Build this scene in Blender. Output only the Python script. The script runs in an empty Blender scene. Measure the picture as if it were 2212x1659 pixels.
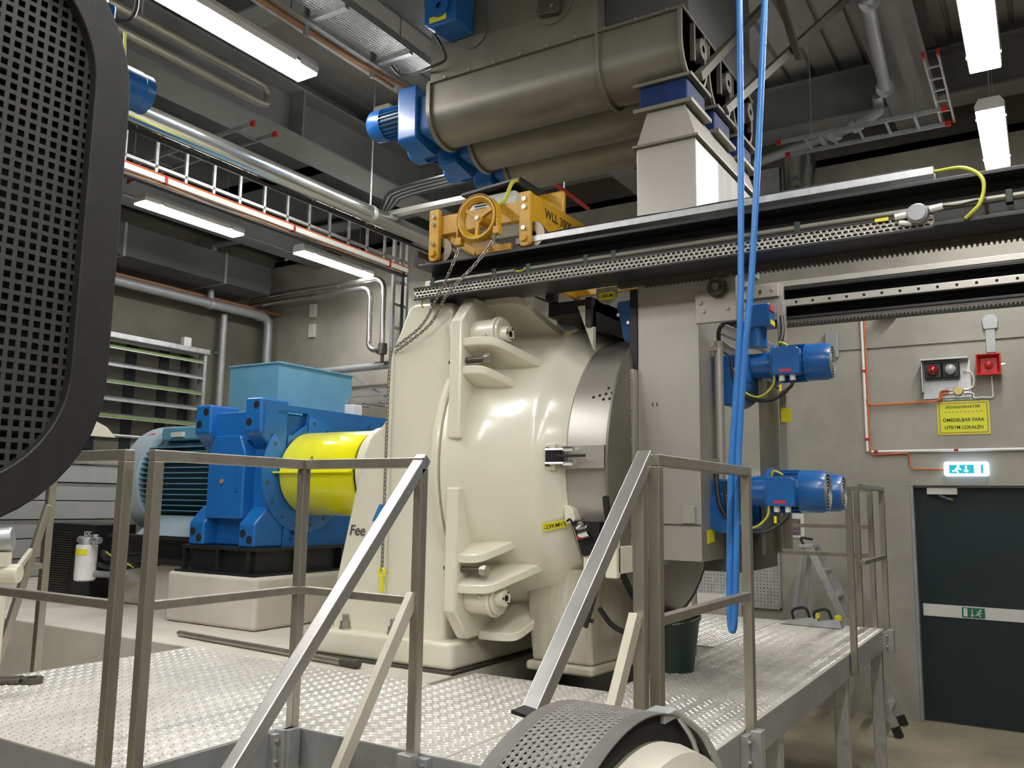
import bpy, bmesh, math, random
from mathutils import Vector, Matrix
random.seed(7)
S = bpy.context.scene
COL = S.collection
V = Vector
# ------------------------------------------------------------------ camera, light, exposure
cam = bpy.data.objects.new('camera', bpy.data.cameras.new('camera'))
COL.objects.link(cam); S.camera = cam
cam.data.sensor_fit = 'HORIZONTAL'; cam.data.sensor_width = 36.0
cam.data.lens = 36.0 * 1850.7 / 2212; cam.data.clip_start = 0.05
_yaw, _pit, _rol = -.55675, .13686, -.0152
_f = V((math.sin(_yaw)*math.cos(_pit), math.cos(_yaw)*math.cos(_pit), math.sin(_pit)))
_r = V((math.cos(_yaw), -math.sin(_yaw), 0)); _d = _f.cross(_r)
_r2 = math.cos(_rol)*_r + math.sin(_rol)*_d; _d2 = -math.sin(_rol)*_r + math.cos(_rol)*_d
_m = Matrix((_r2, -_d2, -_f)).transposed().to_4x4(); _m.translation = V((0, 0, 1.955))
cam.matrix_world = _m
W = bpy.data.worlds.new('world'); S.world = W; W.use_nodes = True
W.node_tree.nodes['Background'].inputs[0].default_value = (.6, .65, .7, 1)
W.node_tree.nodes['Background'].inputs[1].default_value = .05
S.view_settings.view_transform = 'Standard'; S.view_settings.look = 'None'
S.view_settings.gamma = 1.0; S.view_settings.use_curve_mapping = False
S.view_settings.exposure = 1.04
LAMP = 34.0        # emission of the fluorescent diffusers

# ------------------------------------------------------------------ materials
def mat(name, col, rough=.5, metal=0., var=.12, scale=6., bump=0., bscale=60., stretch=None, emit=0., coat=0., spec=.5, rvar=.1):
    m = bpy.data.materials.new(name); m.use_nodes = True
    n, l = m.node_tree.nodes, m.node_tree.links
    b = n['Principled BSDF']
    b.inputs['Metallic'].default_value = metal; b.inputs['Roughness'].default_value = rough
    b.inputs['Specular IOR Level'].default_value = spec
    if coat: b.inputs['Coat Weight'].default_value = coat; b.inputs['Coat Roughness'].default_value = .12
    tc = n.new('ShaderNodeTexCoord'); mp = n.new('ShaderNodeMapping')
    l.new(tc.outputs['Object'], mp.inputs['Vector'])
    if stretch: mp.inputs['Scale'].default_value = stretch
    nz = n.new('ShaderNodeTexNoise'); nz.inputs['Scale'].default_value = scale
    nz.inputs['Detail'].default_value = 6; nz.inputs['Roughness'].default_value = .6
    l.new(mp.outputs[0], nz.inputs['Vector'])
    rp = n.new('ShaderNodeValToRGB')
    lo = [max(0, c*(1-var)) for c in col]; hi = [min(1, c*(1+var)) for c in col]
    rp.color_ramp.elements[0].color = (*lo, 1); rp.color_ramp.elements[0].position = .3
    rp.color_ramp.elements[1].color = (*hi, 1); rp.color_ramp.elements[1].position = .7
    l.new(nz.outputs['Fac'], rp.inputs[0]); l.new(rp.outputs[0], b.inputs['Base Color'])
    if rvar:
        mr = n.new('ShaderNodeMapRange'); mr.inputs[3].default_value = max(.03, rough-rvar); mr.inputs[4].default_value = min(1, rough+rvar)
        l.new(nz.outputs['Fac'], mr.inputs[0]); l.new(mr.outputs[0], b.inputs['Roughness'])
    if bump:
        n2 = n.new('ShaderNodeTexNoise'); n2.inputs['Scale'].default_value = bscale; n2.inputs['Detail'].default_value = 4
        l.new(mp.outputs[0], n2.inputs['Vector'])
        bp = n.new('ShaderNodeBump'); bp.inputs['Strength'].default_value = bump; bp.inputs['Distance'].default_value = .01
        l.new(n2.outputs['Fac'], bp.inputs['Height']); l.new(bp.outputs[0], b.inputs['Normal'])
    if emit:
        b.inputs['Emission Color'].default_value = (*col, 1); b.inputs['Emission Strength'].default_value = emit
    return m
M_ = {}
def defm(k, *a, **w): M_[k] = mat(k, *a, **w)
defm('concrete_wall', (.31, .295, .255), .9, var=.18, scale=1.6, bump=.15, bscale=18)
defm('concrete_floor', (.31, .28, .19), .5, var=.35, scale=1.4, bump=.05, bscale=25, rvar=.2)
defm('concrete_slab', (.56, .53, .46), .85, var=.10, scale=3, bump=.1, bscale=40)
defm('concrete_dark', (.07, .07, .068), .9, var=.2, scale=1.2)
defm('ceiling_sheet', (.40, .40, .385), .6, metal=.1, var=.1, scale=2)
defm('beam_grey', (.20, .20, .20), .5, metal=.1, var=.15, scale=2)
defm('cream', (.76, .735, .60), .24, var=.03, scale=2.5, bump=.05, bscale=45, coat=.35)
defm('stainless', (.45, .43, .39), .36, metal=.5, var=.06, scale=5, stretch=(1, 1, .25))
defm('stainless_dull', (.20, .19, .155), .42, metal=.45, var=.12, scale=4)
defm('duct_stain', (.20, .195, .18), .5, metal=.1, var=.5, scale=16, stretch=(1, 1, .02))
defm('rail_steel', (.40, .375, .32), .36, metal=.8, var=.12, scale=14, stretch=(1, 1, .3), rvar=.05)
defm('handrail_bright', (.56, .55, .54), .32, metal=.85, var=.05, scale=9, rvar=.03)
defm('brace_beige', (.55, .51, .42), .45, metal=.2, var=.06)
defm('galvanised', (.50, .51, .52), .42, metal=.7, var=.16, scale=16)
defm('galv_grey', (.34, .35, .36), .5, metal=.4, var=.14, scale=9)
defm('tread_plate', (.60, .58, .53), .42, metal=.25, var=.13, scale=2.2, rvar=.12)
defm('tread_lug', (.85, .84, .80), .25, metal=.6, var=.05)
defm('blue', (.008, .108, .37), .32, var=.1, scale=8, coat=.2)
defm('blue_machine', (.010, .125, .41), .32, var=.08, scale=5, coat=.2)
defm('blue_dusty', (.02, .10, .30), .6, var=.4, scale=10)
defm('blue_grey', (.11, .29, .41), .45, var=.08, scale=5)
defm('motor_grey', (.36, .46, .52), .35, var=.06, coat=.2)
defm('fin_dark', (.035, .075, .10), .45, var=.1)
defm('yellow', (.78, .76, .01), .22, var=.05, scale=4, coat=.4)
defm('crane_yellow', (.56, .30, .015), .4, var=.14, scale=12)
defm('tape_yellow', (.80, .72, .02), .6, var=.05)
defm('black_beam', (.018, .018, .02), .42, var=.25, scale=8)
defm('black_frame', (.014, .014, .016), .4, var=.2)
defm('guard_black', (.018, .0175, .018), .48, var=.12, scale=40, bump=.1, bscale=300)
defm('guard_inside', (.008, .008, .008), .8)
defm('guard_steel', (.20, .19, .18), .42, metal=.5, var=.14, scale=8)
defm('rubber', (.012, .012, .013), .6)
defm('dark_hole', (.006, .006, .007), .8)
defm('chrome', (.75, .75, .75), .15, metal=1., var=.05)
defm('bolt_steel', (.42, .40, .36), .4, metal=.9, var=.15, scale=30)
defm('iron', (.12, .11, .10), .5, metal=.7, var=.2, scale=30)
defm('wheel_steel', (.20, .165, .13), .35, metal=.7, var=.15, scale=12)
defm('white_plastic', (.75, .75, .72), .5, var=.03)
defm('white_paint', (.62, .62, .59), .5, var=.06)
defm('red', (.42, .015, .012), .45, var=.1)
defm('red_tag', (.55, .03, .04), .5)
defm('orange', (.62, .13, .03), .5, var=.08)
defm('copper_cable', (.40, .19, .09), .5, var=.15)
defm('cable_black', (.015, .015, .015), .45)
defm('cable_yg', (.50, .50, .05), .5, var=.2)
defm('hose_blue', (.045, .20, .56), .32, var=.08)
defm('insulation', (.62, .63, .60), .16, metal=.95, var=.06, scale=3)
defm('pipe_grey', (.33, .34, .35), .45, metal=.3, var=.1)
defm('pipe_steel', (.55, .54, .52), .25, metal=.95, var=.08)
defm('green_edge', (.14, .30, .03), .4, var=.1)
defm('window_dark', (.012, .016, .022), .25)
defm('door_dark', (.010, .021, .026), .42, var=.15, scale=2)
defm('bucket_green', (.012, .028, .020), .45, var=.15)
defm('sign_yellow', (.62, .62, .02), .5, var=.04)
defm('ink', (.02, .02, .015), .6)
defm('ink_grey', (.09, .09, .09), .5)
defm('logo_blue', (.04, .20, .50), .45)
defm('lamp_glow', (1.0, .985, .95), .4, emit=LAMP, var=0)
defm('exit_glow', (.62, .80, 1.0), .4, emit=1.5, var=0)
defm('exit_teal', (.01, .30, .40), .4, emit=.5, var=0)
defm('green_sign', (.01, .14, .08), .5)
defm('lens_red', (.22, .006, .008), .1, coat=.6)
defm('lens_clear', (.50, .54, .55), .08, metal=.3, coat=.6)
defm('brass', (.55, .45, .18), .35, metal=.6)
defm('filter_white', (.80, .80, .78), .4)
defm('photo', (.12, .10, .10), .5, var=.9, scale=40)
defm('cladding', (.33, .335, .34), .5, metal=.15, var=.05)
defm('dirt_cream', (.52, .49, .38), .45, var=.2, scale=12, stretch=(1, 1, .1))
defm('blue_dark', (.004, .018, .085), .55, var=.3, scale=9, spec=.25)
defm('chain_steel', (.30, .28, .25), .4, metal=.8, var=.15)
defm('brace_dark', (.12, .11, .09), .55, metal=.2, var=.15)
defm('guard_mesh', (.045, .044, .042), .5, var=.12, scale=40)
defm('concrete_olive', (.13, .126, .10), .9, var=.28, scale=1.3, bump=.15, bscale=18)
defm('wood', (.42, .30, .14), .6, var=.2, scale=20)

# ------------------------------------------------------------------ mesh helpers
class MB:
    def __init__(s): s.v, s.f = [], []
    def add(s, vs, fs):
        o = len(s.v); s.v += [tuple(p) for p in vs]; s.f += [tuple(i+o for i in q) for q in fs]; return s
    def box(s, x0, x1, y0, y1, z0, z1):
        return s.add([(x, y, z) for x in (x0, x1) for y in (y0, y1) for z in (z0, z1)],
                     [(0, 1, 3, 2), (4, 6, 7, 5), (0, 4, 5, 1), (2, 3, 7, 6), (0, 2, 6, 4), (1, 5, 7, 3)])
    def hexa(s, b, t):      # b, t: 4 corner rings
        return s.add(list(b)+list(t), [(3, 2, 1, 0), (4, 5, 6, 7), (0, 1, 5, 4), (1, 2, 6, 5), (2, 3, 7, 6), (3, 0, 4, 7)])
    def prism(s, pts, ax, a0, a1):
        def P(p, a): return {'x': (a, p[0], p[1]), 'y': (p[0], a, p[1]), 'z': (p[0], p[1], a)}[ax]
        n = len(pts)
        return s.add([P(p, a0) for p in pts]+[P(p, a1) for p in pts],
                     [tuple(range(n))[::-1], tuple(range(n, 2*n))]+[(i, (i+1) % n, n+(i+1) % n, n+i) for i in range(n)])
    def bar(s, p0, p1, w, h, up=(0, 0, 1)):     # rectangular bar along a segment, w across, h along up
        p0, p1 = V(p0), V(p1); d = (p1-p0).normalized(); u = V(up)
        sx = d.cross(u)
        if sx.length < 1e-4: sx = d.cross(V((1, 0, 0)))
        sx.normalize(); u = sx.cross(d).normalized()
        c = [(-w/2, -h/2), (w/2, -h/2), (w/2, h/2), (-w/2, h/2)]
        return s.hexa([p0+sx*a+u*b for a, b in c], [p1+sx*a+u*b for a, b in c])
    def cyl(s, p0, p1, r, r1=None, n=20, cap=True):
        p0, p1 = V(p0), V(p1); d = (p1-p0).normalized(); r1 = r if r1 is None else r1
        a = d.orthogonal().normalized(); b = d.cross(a)
        vs = [p+(a*math.cos(2*math.pi*i/n)+b*math.sin(2*math.pi*i/n))*q for p, q in ((p0, r), (p1, r1)) for i in range(n)]
        fs = [(i, (i+1) % n, n+(i+1) % n, n+i) for i in range(n)]
        if cap: fs += [tuple(range(n))[::-1], tuple(range(n, 2*n))]
        return s.add(vs, fs)
    def tube(s, pts, r, n=8, cap=True):
        pts = [V(p) for p in pts]; m = len(pts)
        t0 = (pts[1]-pts[0]).normalized(); a = t0.orthogonal().normalized(); vs = []
        for i, p in enumerate(pts):
            t = (pts[min(i+1, m-1)]-pts[max(i-1, 0)]).normalized()
            a = (a-t*a.dot(t)).normalized(); b = t.cross(a)
            vs += [p+(a*math.cos(2*math.pi*k/n)+b*math.sin(2*math.pi*k/n))*r for k in range(n)]
        fs = [(i*n+k, i*n+(k+1) % n, (i+1)*n+(k+1) % n, (i+1)*n+k) for i in range(m-1) for k in range(n)]
        if cap: fs += [tuple(range(n))[::-1], tuple(range((m-1)*n, m*n))]
        return s.add(vs, fs)
    def lathe(s, prof, o, ax='x', n=48, a0=0., a1=360., close=False):   # prof: (along, radius)
        full = abs(a1-a0) >= 359.9; k = n if full else n+1; m = len(prof); vs = []
        for (t, r) in prof:
            for i in range(k):
                an = math.radians(a0+(a1-a0)*i/n); c, q = r*math.cos(an), r*math.sin(an)
                vs.append({'x': (o[0]+t, o[1]+c, o[2]+q), 'y': (o[0]+c, o[1]+t, o[2]+q), 'z': (o[0]+c, o[1]+q, o[2]+t)}[ax])
        fs = []
        for j in range(m if close else m-1):
            jj = (j+1) % m
            for i in range(n):
                i2 = (i+1) % k if full else i+1
                fs.append((j*k+i, j*k+i2, jj*k+i2, jj*k+i))
        return s.add(vs, fs)
    def ball(s, c, r, n=12, sz=1.):
        prof = [(-r*math.cos(math.pi*i/n)*sz, max(1e-4, r*math.sin(math.pi*i/n))) for i in range(n+1)]
        return s.lathe(prof, c, 'z', 2*n)
    def hexbolt(s, c, d, r, h):   # hexagonal head, axis d
        c, d = V(c), V(d).normalized(); return s.cyl(c, c+d*h, r, n=6)
    def perf(s, P, nu, nv, du, dv, hw, hh, k=8, stag=False, ok=None):
        # sheet of cells with a hole in each; P(u,v)->xyz ; ok(u,v)-> has hole
        for j in range(nv):
            off = .5*du if (stag and j % 2) else 0.
            v0, v1 = j*dv, (j+1)*dv; vc = (v0+v1)/2
            if stag:
                e = nu*du
                if off: s.add([P(0, v0), P(off, v0), P(off, v1), P(0, v1)], [(0, 1, 2, 3)])
                else: s.add([P(e, v0), P(e+.5*du, v0), P(e+.5*du, v1), P(e, v1)], [(0, 1, 2, 3)])
            for i in range(nu):
                u0 = i*du+off; u1 = u0+du; uc = (u0+u1)/2
                st = ok(uc, vc) if ok else 1
                if st == 0: continue
                C = [(u0, v0), (u1, v0), (u1, v1), (u0, v1)]
                if st == 2:
                    s.add([P(*c) for c in C], [(0, 1, 2, 3)]); continue
                if k == 4:
                    H = [(uc-hw/2, vc-hh/2), (uc+hw/2, vc-hh/2), (uc+hw/2, vc+hh/2), (uc-hw/2, vc+hh/2)]
                    s.add([P(*c) for c in C+H], [(0, 1, 5, 4), (1, 2, 6, 5), (2, 3, 7, 6), (3, 0, 4, 7)])
                else:
                    H = [(uc+hw/2*math.cos(math.radians(-112.5+45*q)), vc+hh/2*math.sin(math.radians(-112.5+45*q))) for q in range(8)]
                    fs = []
                    for q in range(4):
                        fs += [(q, (q+1) % 4, 4+(2*q+1) % 8, 4+2*q), ((q+1) % 4, 4+(2*q+2) % 8, 4+(2*q+1) % 8)]
                    s.add([P(*c) for c in C+H], fs)
        return s
ORG = {}
def build(m, name, material, parent=None, bev=0., seg=2, smooth=True, ang=35, solid=0., org=None):
    me = bpy.data.meshes.new(name)
    if parent is not None: o0 = ORG[parent.name]
    elif org is not None: o0 = V(org)
    else:
        xs, ys, zs = zip(*m.v); o0 = V(((min(xs)+max(xs))/2, (min(ys)+max(ys))/2, min(zs)))
    me.from_pydata([(p[0]-o0.x, p[1]-o0.y, p[2]-o0.z) for p in m.v], [], m.f)
    bm = bmesh.new(); bm.from_mesh(me)
    bmesh.ops.remove_doubles(bm, verts=bm.verts, dist=1e-5)
    bmesh.ops.recalc_face_normals(bm, faces=bm.faces); bm.to_mesh(me); bm.free()
    if smooth:
        me.polygons.foreach_set('use_smooth', [True]*len(me.polygons)); me.set_sharp_from_angle(angle=math.radians(ang))
    me.materials.append(M_[material])
    o = bpy.data.objects.new(name, me); COL.objects.link(o); ORG[o.name] = o0
    if solid:
        q = o.modifiers.new('thickness', 'SOLIDIFY'); q.thickness = solid; q.offset = 0
    if bev:
        q = o.modifiers.new('bevel', 'BEVEL'); q.width = bev; q.segments = seg; q.limit_method = 'ANGLE'; q.angle_limit = math.radians(40)
        q.harden_normals = True
    if parent is not None: o.parent = parent
    else: o.location = o0
    return o
def parts(m, name, *a, **w):    # one part for each separate piece of m
    up = list(range(len(m.v)))
    def fd(i):
        while up[i] != i: up[i] = up[up[i]]; i = up[i]
        return i
    for f in m.f:
        for i in f[1:]: up[fd(i)] = fd(f[0])
    g = {}
    for f in m.f: g.setdefault(fd(f[0]), []).append(f)
    out = []
    for fs in g.values():
        ix = sorted({i for f in fs for i in f}); mp = {j: k for k, j in enumerate(ix)}
        out.append(build(MB().add([m.v[j] for j in ix], [tuple(mp[i] for i in f) for f in fs]), name, *a, **w))
    return out[0]
def thing(name, label, cat, loc, group=None):
    o = bpy.data.objects.new(name, None); COL.objects.link(o); o.location = loc; o.empty_display_size = .1
    ORG[o.name] = V(loc); return tag(o, label, cat, group)
def tag(o, label, cat, group=None):
    o['label'] = label; o['category'] = cat
    if group: o['group'] = group
    return o
def struct(o): o['kind'] = 'structure'; return o
def B(*a): return MB().box(*a)
def dup(root, delta, label=None, group=None):
    r = root.copy(); COL.objects.link(r); r.location = root.location+V(delta); ORG[r.name] = ORG[root.name]+V(delta)
    if label: r['label'] = label
    if group: r['group'] = group
    for c in list(root.children):
        d = c.copy(); COL.objects.link(d); d.parent = r; ORG[d.name] = ORG[r.name]
        for g in list(c.children):
            e = g.copy(); COL.objects.link(e); e.parent = d; ORG[e.name] = ORG[r.name]
    return r
def shared(name, src, parent, delta):   # another part with the same mesh
    o = src.copy(); o.name = name; COL.objects.link(o); o.parent = parent; o.location = src.location+V(delta); ORG[o.name] = ORG[src.name]; return o
def text(s, size, material, parent, loc, rot, name='lettering', ext=.0008, shear=0., bold=0.):
    cu = bpy.data.curves.new('txt', 'FONT'); cu.body = s; cu.size = size; cu.extrude = ext; cu.shear = shear; cu.offset = bold
    t = bpy.data.objects.new('txt', cu); COL.objects.link(t)
    bpy.context.view_layer.update()
    me = bpy.data.meshes.new_from_object(t.evaluated_get(bpy.context.evaluated_depsgraph_get()))
    bpy.data.objects.remove(t); bpy.data.curves.remove(cu)
    me.materials.clear(); me.materials.append(M_[material])
    o = bpy.data.objects.new(name, me); COL.objects.link(o); o.parent = parent
    o.location = V(loc)-ORG[parent.name]; o.rotation_euler = rot; ORG[o.name] = ORG[parent.name]
    return o
def arc(c, r, a0, a1, n, plane):   # list of 3D points
    out = []
    for i in range(n+1):
        a = math.radians(a0+(a1-a0)*i/n); p, q = r*math.cos(a), r*math.sin(a)
        out.append({'xz': (c[0]+p, c[1], c[2]+q), 'yz': (c[0], c[1]+p, c[2]+q), 'xy': (c[0]+p, c[1]+q, c[2])}[plane])
    return out
def rpoly(pts, r, n=5):   # round corners of a 2D polygon
    out = []; N = len(pts)
    for i, p in enumerate(pts):
        a, b = V(pts[i-1]), V(pts[(i+1) % N]); p = V(p); rr = r[i] if isinstance(r, (list, tuple)) else r
        if rr <= 0: out.append(tuple(p)); continue
        d0, d1 = (a-p), (b-p); k = min(rr, d0.length*.45, d1.length*.45)
        q0, q1 = p+d0.normalized()*k, p+d1.normalized()*k
        for t in range(n+1):
            u = t/n; out.append(tuple((1-u)**2*q0+2*u*(1-u)*p+u*u*q1))
    return out
def spline(pts, n=8):   # Catmull-Rom through points
    pts = [V(p) for p in pts]; P = [pts[0]*2-pts[1]]+pts+[pts[-1]*2-pts[-2]]; out = []
    for i in range(1, len(P)-2):
        for k in range(n):
            t = k/n; a, b, c, d = P[i-1], P[i], P[i+1], P[i+2]
            out.append(.5*((2*b)+(c-a)*t+(2*a-5*b+4*c-d)*t*t+(3*b-a-3*c+d)*t**3))
    return out+[pts[-1]]
def ibeam(ax, a0, a1, c, z0, z1, w, tf, tw):   # I section, ax 'x' or 'y'
    h = w/2; g = tw/2
    p = [(c-h, z0), (c+h, z0), (c+h, z0+tf), (c+g, z0+tf), (c+g, z1-tf), (c+h, z1-tf), (c+h, z1), (c-h, z1), (c-h, z1-tf), (c-g, z1-tf), (c-g, z0+tf), (c-h, z0+tf)]
    return MB().prism(p, ax, a0, a1)

# ------------------------------------------------------------------ room shell
X0, X1, Y0, Y1, ZC = -10., 5., -5., 9.03, 6.35
struct(build(B(X0-.2, X1+.2, Y0-.2, Y1+.2, -.2, 0), 'floor', 'concrete_floor'))
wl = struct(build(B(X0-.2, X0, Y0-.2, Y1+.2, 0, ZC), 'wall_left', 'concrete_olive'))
struct(build(B(X1, X1+.2, Y0-.2, Y1+.2, 0, ZC), 'wall_right', 'concrete_wall'))
struct(build(B(X0, X1, Y0-.2, Y0, 0, ZC), 'wall_front', 'concrete_wall'))
# back wall in precast panels with a recess for the door
wb = MB()
DX0, DX1, DZ = -1.12, 0.30, 2.17
wb.box(X0, DX0, Y1, Y1+.25, 0, 3.505); wb.box(DX1, X1, Y1, Y1+.25, 0, 3.505); wb.box(DX0, DX1, Y1, Y1+.25, DZ, 3.505)
wb.box(X0, X1, Y1+.02, Y1+.25, 3.505, 3.53); wb.box(X0, X1, Y1, Y1+.25, 3.53, 5.58)
wb.box(X0, X1, Y1+.6, Y1+.8, 5.58, ZC); wb.box(X0, X1, Y1, Y1+.7, 5.5, 5.58)
wback = struct(build(wb, 'wall_back', 'concrete_wall', smooth=False))
# corrugated ceiling, ribs run along Y
cp = []; x = X0; k = 0
while x < X1:
    cp += [(x, ZC), (x+.20, ZC), (x+.21, ZC+.04), (x+.24, ZC+.04)]; x += .25
pts = cp+[(X1, ZC+.05), (X1, ZC+.2), (X0, ZC+.2)]
struct(build(MB().prism(pts, 'y', Y0, Y1+.8), 'ceiling', 'ceiling_sheet', smooth=False))
# door
door = struct(build(B(DX0+.01, DX1-.01, Y1+.09, Y1+.13, .02, DZ-.005), 'door_1', 'door_dark', org=(-.4, Y1+.11, 0)))
ORG[door.name] = V((-.4, Y1+.11, 0))
fr = MB().box(DX0, DX0+.03, Y1+.005, Y1+.15, 0, DZ).box(DX1-.03, DX1, Y1+.005, Y1+.15, 0, DZ).box(DX0+.03, DX1-.03, Y1+.05, Y1+.15, DZ-.02, DZ)
build(fr, 'door_frame', 'galv_grey', door, bev=.003)
build(B(-1.06, DX1-.06, Y1+.082, Y1+.092, .955, 1.065), 'kick_band', 'white_paint', door)
gp = build(B(-.735, -.548, Y1+.078, Y1+.083, .965, 1.055), 'exit_pictogram', 'green_sign', door)
build(MB().box(-.722, -.690, Y1+.0755, Y1+.0785, .973, 1.047).box(-.655, -.648, Y1+.0755, Y1+.0785, .985, 1.04)
      .add([(-.667, Y1+.076, .99), (-.636, Y1+.076, .99), (-.6515, Y1+.076, .972)], [(0, 1, 2)])
      .cyl((-.583, Y1+.0755, 1.035), (-.583, Y1+.078, 1.035), .009, n=10)
      .bar((-.587, Y1+.077, 1.028), (-.600, Y1+.077, 1.0), .004, .016, (1, 0, 0)).bar((-.600, Y1+.077, 1.0), (-.625, Y1+.077, .985), .004, .010, (1, 0, .5))
      .bar((-.598, Y1+.077, 1.0), (-.585, Y1+.077, .975), .004, .010, (1, 0, 0)).bar((-.587, Y1+.077, 1.022), (-.615, Y1+.077, 1.018), .004, .008, (0, 0, 1)).bar((-.59, Y1+.077, 1.022), (-.572, Y1+.077, 1.005), .004, .008, (0, 0, 1)), 'pictogram', 'white_paint', door)
cl = build(B(-.975, -.715, Y1+.03, Y1+.085, 2.085, 2.15), 'door_closer', 'white_paint', door, bev=.006)
build(MB().bar((-.87, Y1+.05, 2.08), (-.80, Y1+.02, 2.05), .012, .018).bar((-.80, Y1+.02, 2.05), (-.76, Y1+.05, 2.04), .012, .018), 'closer_arm', 'chrome', cl)
build(MB().cyl((.1, Y1+.09, 1.0), (.1, Y1+.03, 1.0), .012).cyl((.1, Y1+.04, 1.0), (.0, Y1+.04, 1.0), .011), 'handle', 'chrome', door)
# concrete foundation the machine stands on (deck level) and the floor kerb
struct(build(MB().box(-9.98, -2.76, 3.64, 9.02, 0, 1.03), 'trim_1', 'concrete_slab', bev=.01))


# ------------------------------------------------------------------ working platform
D = 1.03
pf = thing('platform', 'raised platform of aluminium tread plate on galvanised legs around the cream machine', 'platform', (-2.2, 4.4, 0))
RECT = [(-4.6, -3.66, 1.9, 3.635), (-3.655, -2.715, 1.9, 3.635), (-2.71, -1.92, 2.66, 4.02), (-1.915, -1.13, 2.66, 4.02),
        (-1.915, -1.13, 4.025, 5.66), (-1.915, -1.13, 5.665, 7.3), (-2.74, -1.92, 5.66, 7.3)]
for (a, b, c, d) in RECT:
    build(B(a, b, c, d, D-.008, D), 'deck_plate', 'tread_plate', pf, bev=.002, seg=1)
lug = MB(); PX, PY = .040, .0265
def add_lug(cx, cy, flip):
    a = .015; w = .0055; h = .003
    dx, dy = (a*.83, a*.56) if flip else (a*.83, -a*.56)
    nx, ny = -dy/a*w, dx/a*w
    lug.add([(cx-dx, cy-dy, D), (cx+nx, cy+ny, D), (cx+dx, cy+dy, D), (cx-nx, cy-ny, D), (cx-dx*.45, cy-dy*.45, D+h), (cx+dx*.45, cy+dy*.45, D+h)],
            [(0, 3, 4), (0, 4, 1), (4, 5, 1), (5, 2, 1), (4, 3, 5), (3, 2, 5)])
for (a, b, c, d) in RECT:
    j = 0; y = c+.02
    while y < d-.015:
        i = 0; x = a+.02+(PX/2 if j % 2 else 0)
        while x < b-.015:
            add_lug(x, y, (i+j) % 2); x += PX; i += 1
        y += PY; j += 1
lo = build(lug, 'tread_pattern', 'tread_lug', pf, smooth=False); lo['kind'] = 'stuff'
def fascia(p0, p1, n):   # channel under a deck edge; n = outward normal (x,y)
    (xa, ya), (xb, yb) = p0, p1
    m = MB(); t = .012; d = .05
    def bx(o0, o1, z0, z1):
        xs = sorted((xa, xb)); ys = sorted((ya, yb))
        if n[0]: x_ = sorted((xs[0]-n[0]*o0, xs[0]-n[0]*o1)); m.box(x_[0], x_[1], ys[0], ys[1], z0, z1)
        else: y_ = sorted((ys[0]-n[1]*o0, ys[0]-n[1]*o1)); m.box(xs[0], xs[1], y_[0], y_[1], z0, z1)
    bx(0, t, D-.15, D-.006); bx(t, d, D-.15, D-.14); bx(t, d, D-.02, D-.008)
    return build(m, 'edge_channel', 'galv_grey', pf, bev=.002, seg=1)
fascia((-2.71, 1.9), (-2.71, 2.648), (1, 0)); fascia((-2.71, 2.66), (-1.13, 2.66), (0, -1)); fascia((-1.13, 2.66), (-1.13, 7.3), (1, 0))
fascia((-4.6, 1.9), (-2.71, 1.9), (0, -1)); fascia((-4.6, 1.9), (-4.6, 3.63), (-1, 0)); fascia((-2.74, 7.3), (-1.13, 7.3), (0, 1))
for (lx, ly) in ((-1.18, 7.22), (-1.18, 5.9), (-1.18, 4.3), (-1.18, 2.74), (-2.66, 7.22), (-2.66, 2.74), (-4.5, 2.0), (-2.8, 2.0)):
    l = build(B(lx-.04, lx+.04, ly-.04, ly+.04, .012, D-.15), 'leg', 'galvanised', pf, bev=.005)
    build(B(lx-.08, lx+.08, ly-.08, ly+.08, 0, .012), 'foot_plate', 'galvanised', l)

# ------------------------------------------------------------------ railings (40 mm square tube)
T = .04; RZ = 2.12
def rail(name, label, posts, tops, mids, braces=(), foot=True):
    r = thing(name, label, 'railing', (posts[0][0], posts[0][1], D), 'square tube guard rails of the platform')
    for (x, y, z0) in posts: build(B(x-T/2, x+T/2, y-T/2, y+T/2, z0, RZ-T), 'post', 'rail_steel', r, bev=.004)
    def pb(a, b, z, t, nm, w=T, e=1):
        d = (V((*b, z))-V((*a, z))).normalized()*(T/2-.003 if e < 0 else T/2)*e
        build(MB().bar(V((*a, z))-d, V((*b, z))+d, w, t), nm, 'rail_steel', r, bev=.004)
    for a, b in tops: pb(a, b, RZ-T/2, T, 'top_rail')
    for a, b in mids: pb(a, b, 1.578, .032, 'mid_rail', .034, -1)
    for a, b in braces: build(MB().bar(a, b, .035, .035), 'brace', 'rail_steel', r, bev=.003)
    return r
def socket(r, x, y, nx, ny):    # galvanised clamp bracket that holds a post to the channel
    m = MB()
    if nx: m.box(min(x, x+nx*.03), max(x, x+nx*.03), y-.07, y+.07, D-.15, D-.01).box(min(x+nx*.03, x+nx*.075), max(x+nx*.03, x+nx*.075), y-.03, y+.03, D-.16, D+.005)
    else: m.box(x-.07, x+.07, min(y, y+ny*.03), max(y, y+ny*.03), D-.15, D-.01).box(x-.03, x+.03, min(y+ny*.03, y+ny*.075), max(y+ny*.03, y+ny*.075), D-.16, D+.005)
    b = build(m, 'socket', 'galvanised', r, bev=.003)
    mb = MB()
    for s1 in (-.05, .05):
        for z in (D-.12, D-.04):
            if nx: mb.hexbolt((x+nx*.03, y+s1, z), (nx, 0, 0), .011, .01)
            else: mb.hexbolt((x+s1, y+ny*.03, z), (0, ny, 0), .011, .01)
    parts(mb, 'bolt', 'bolt_steel', b)
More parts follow.
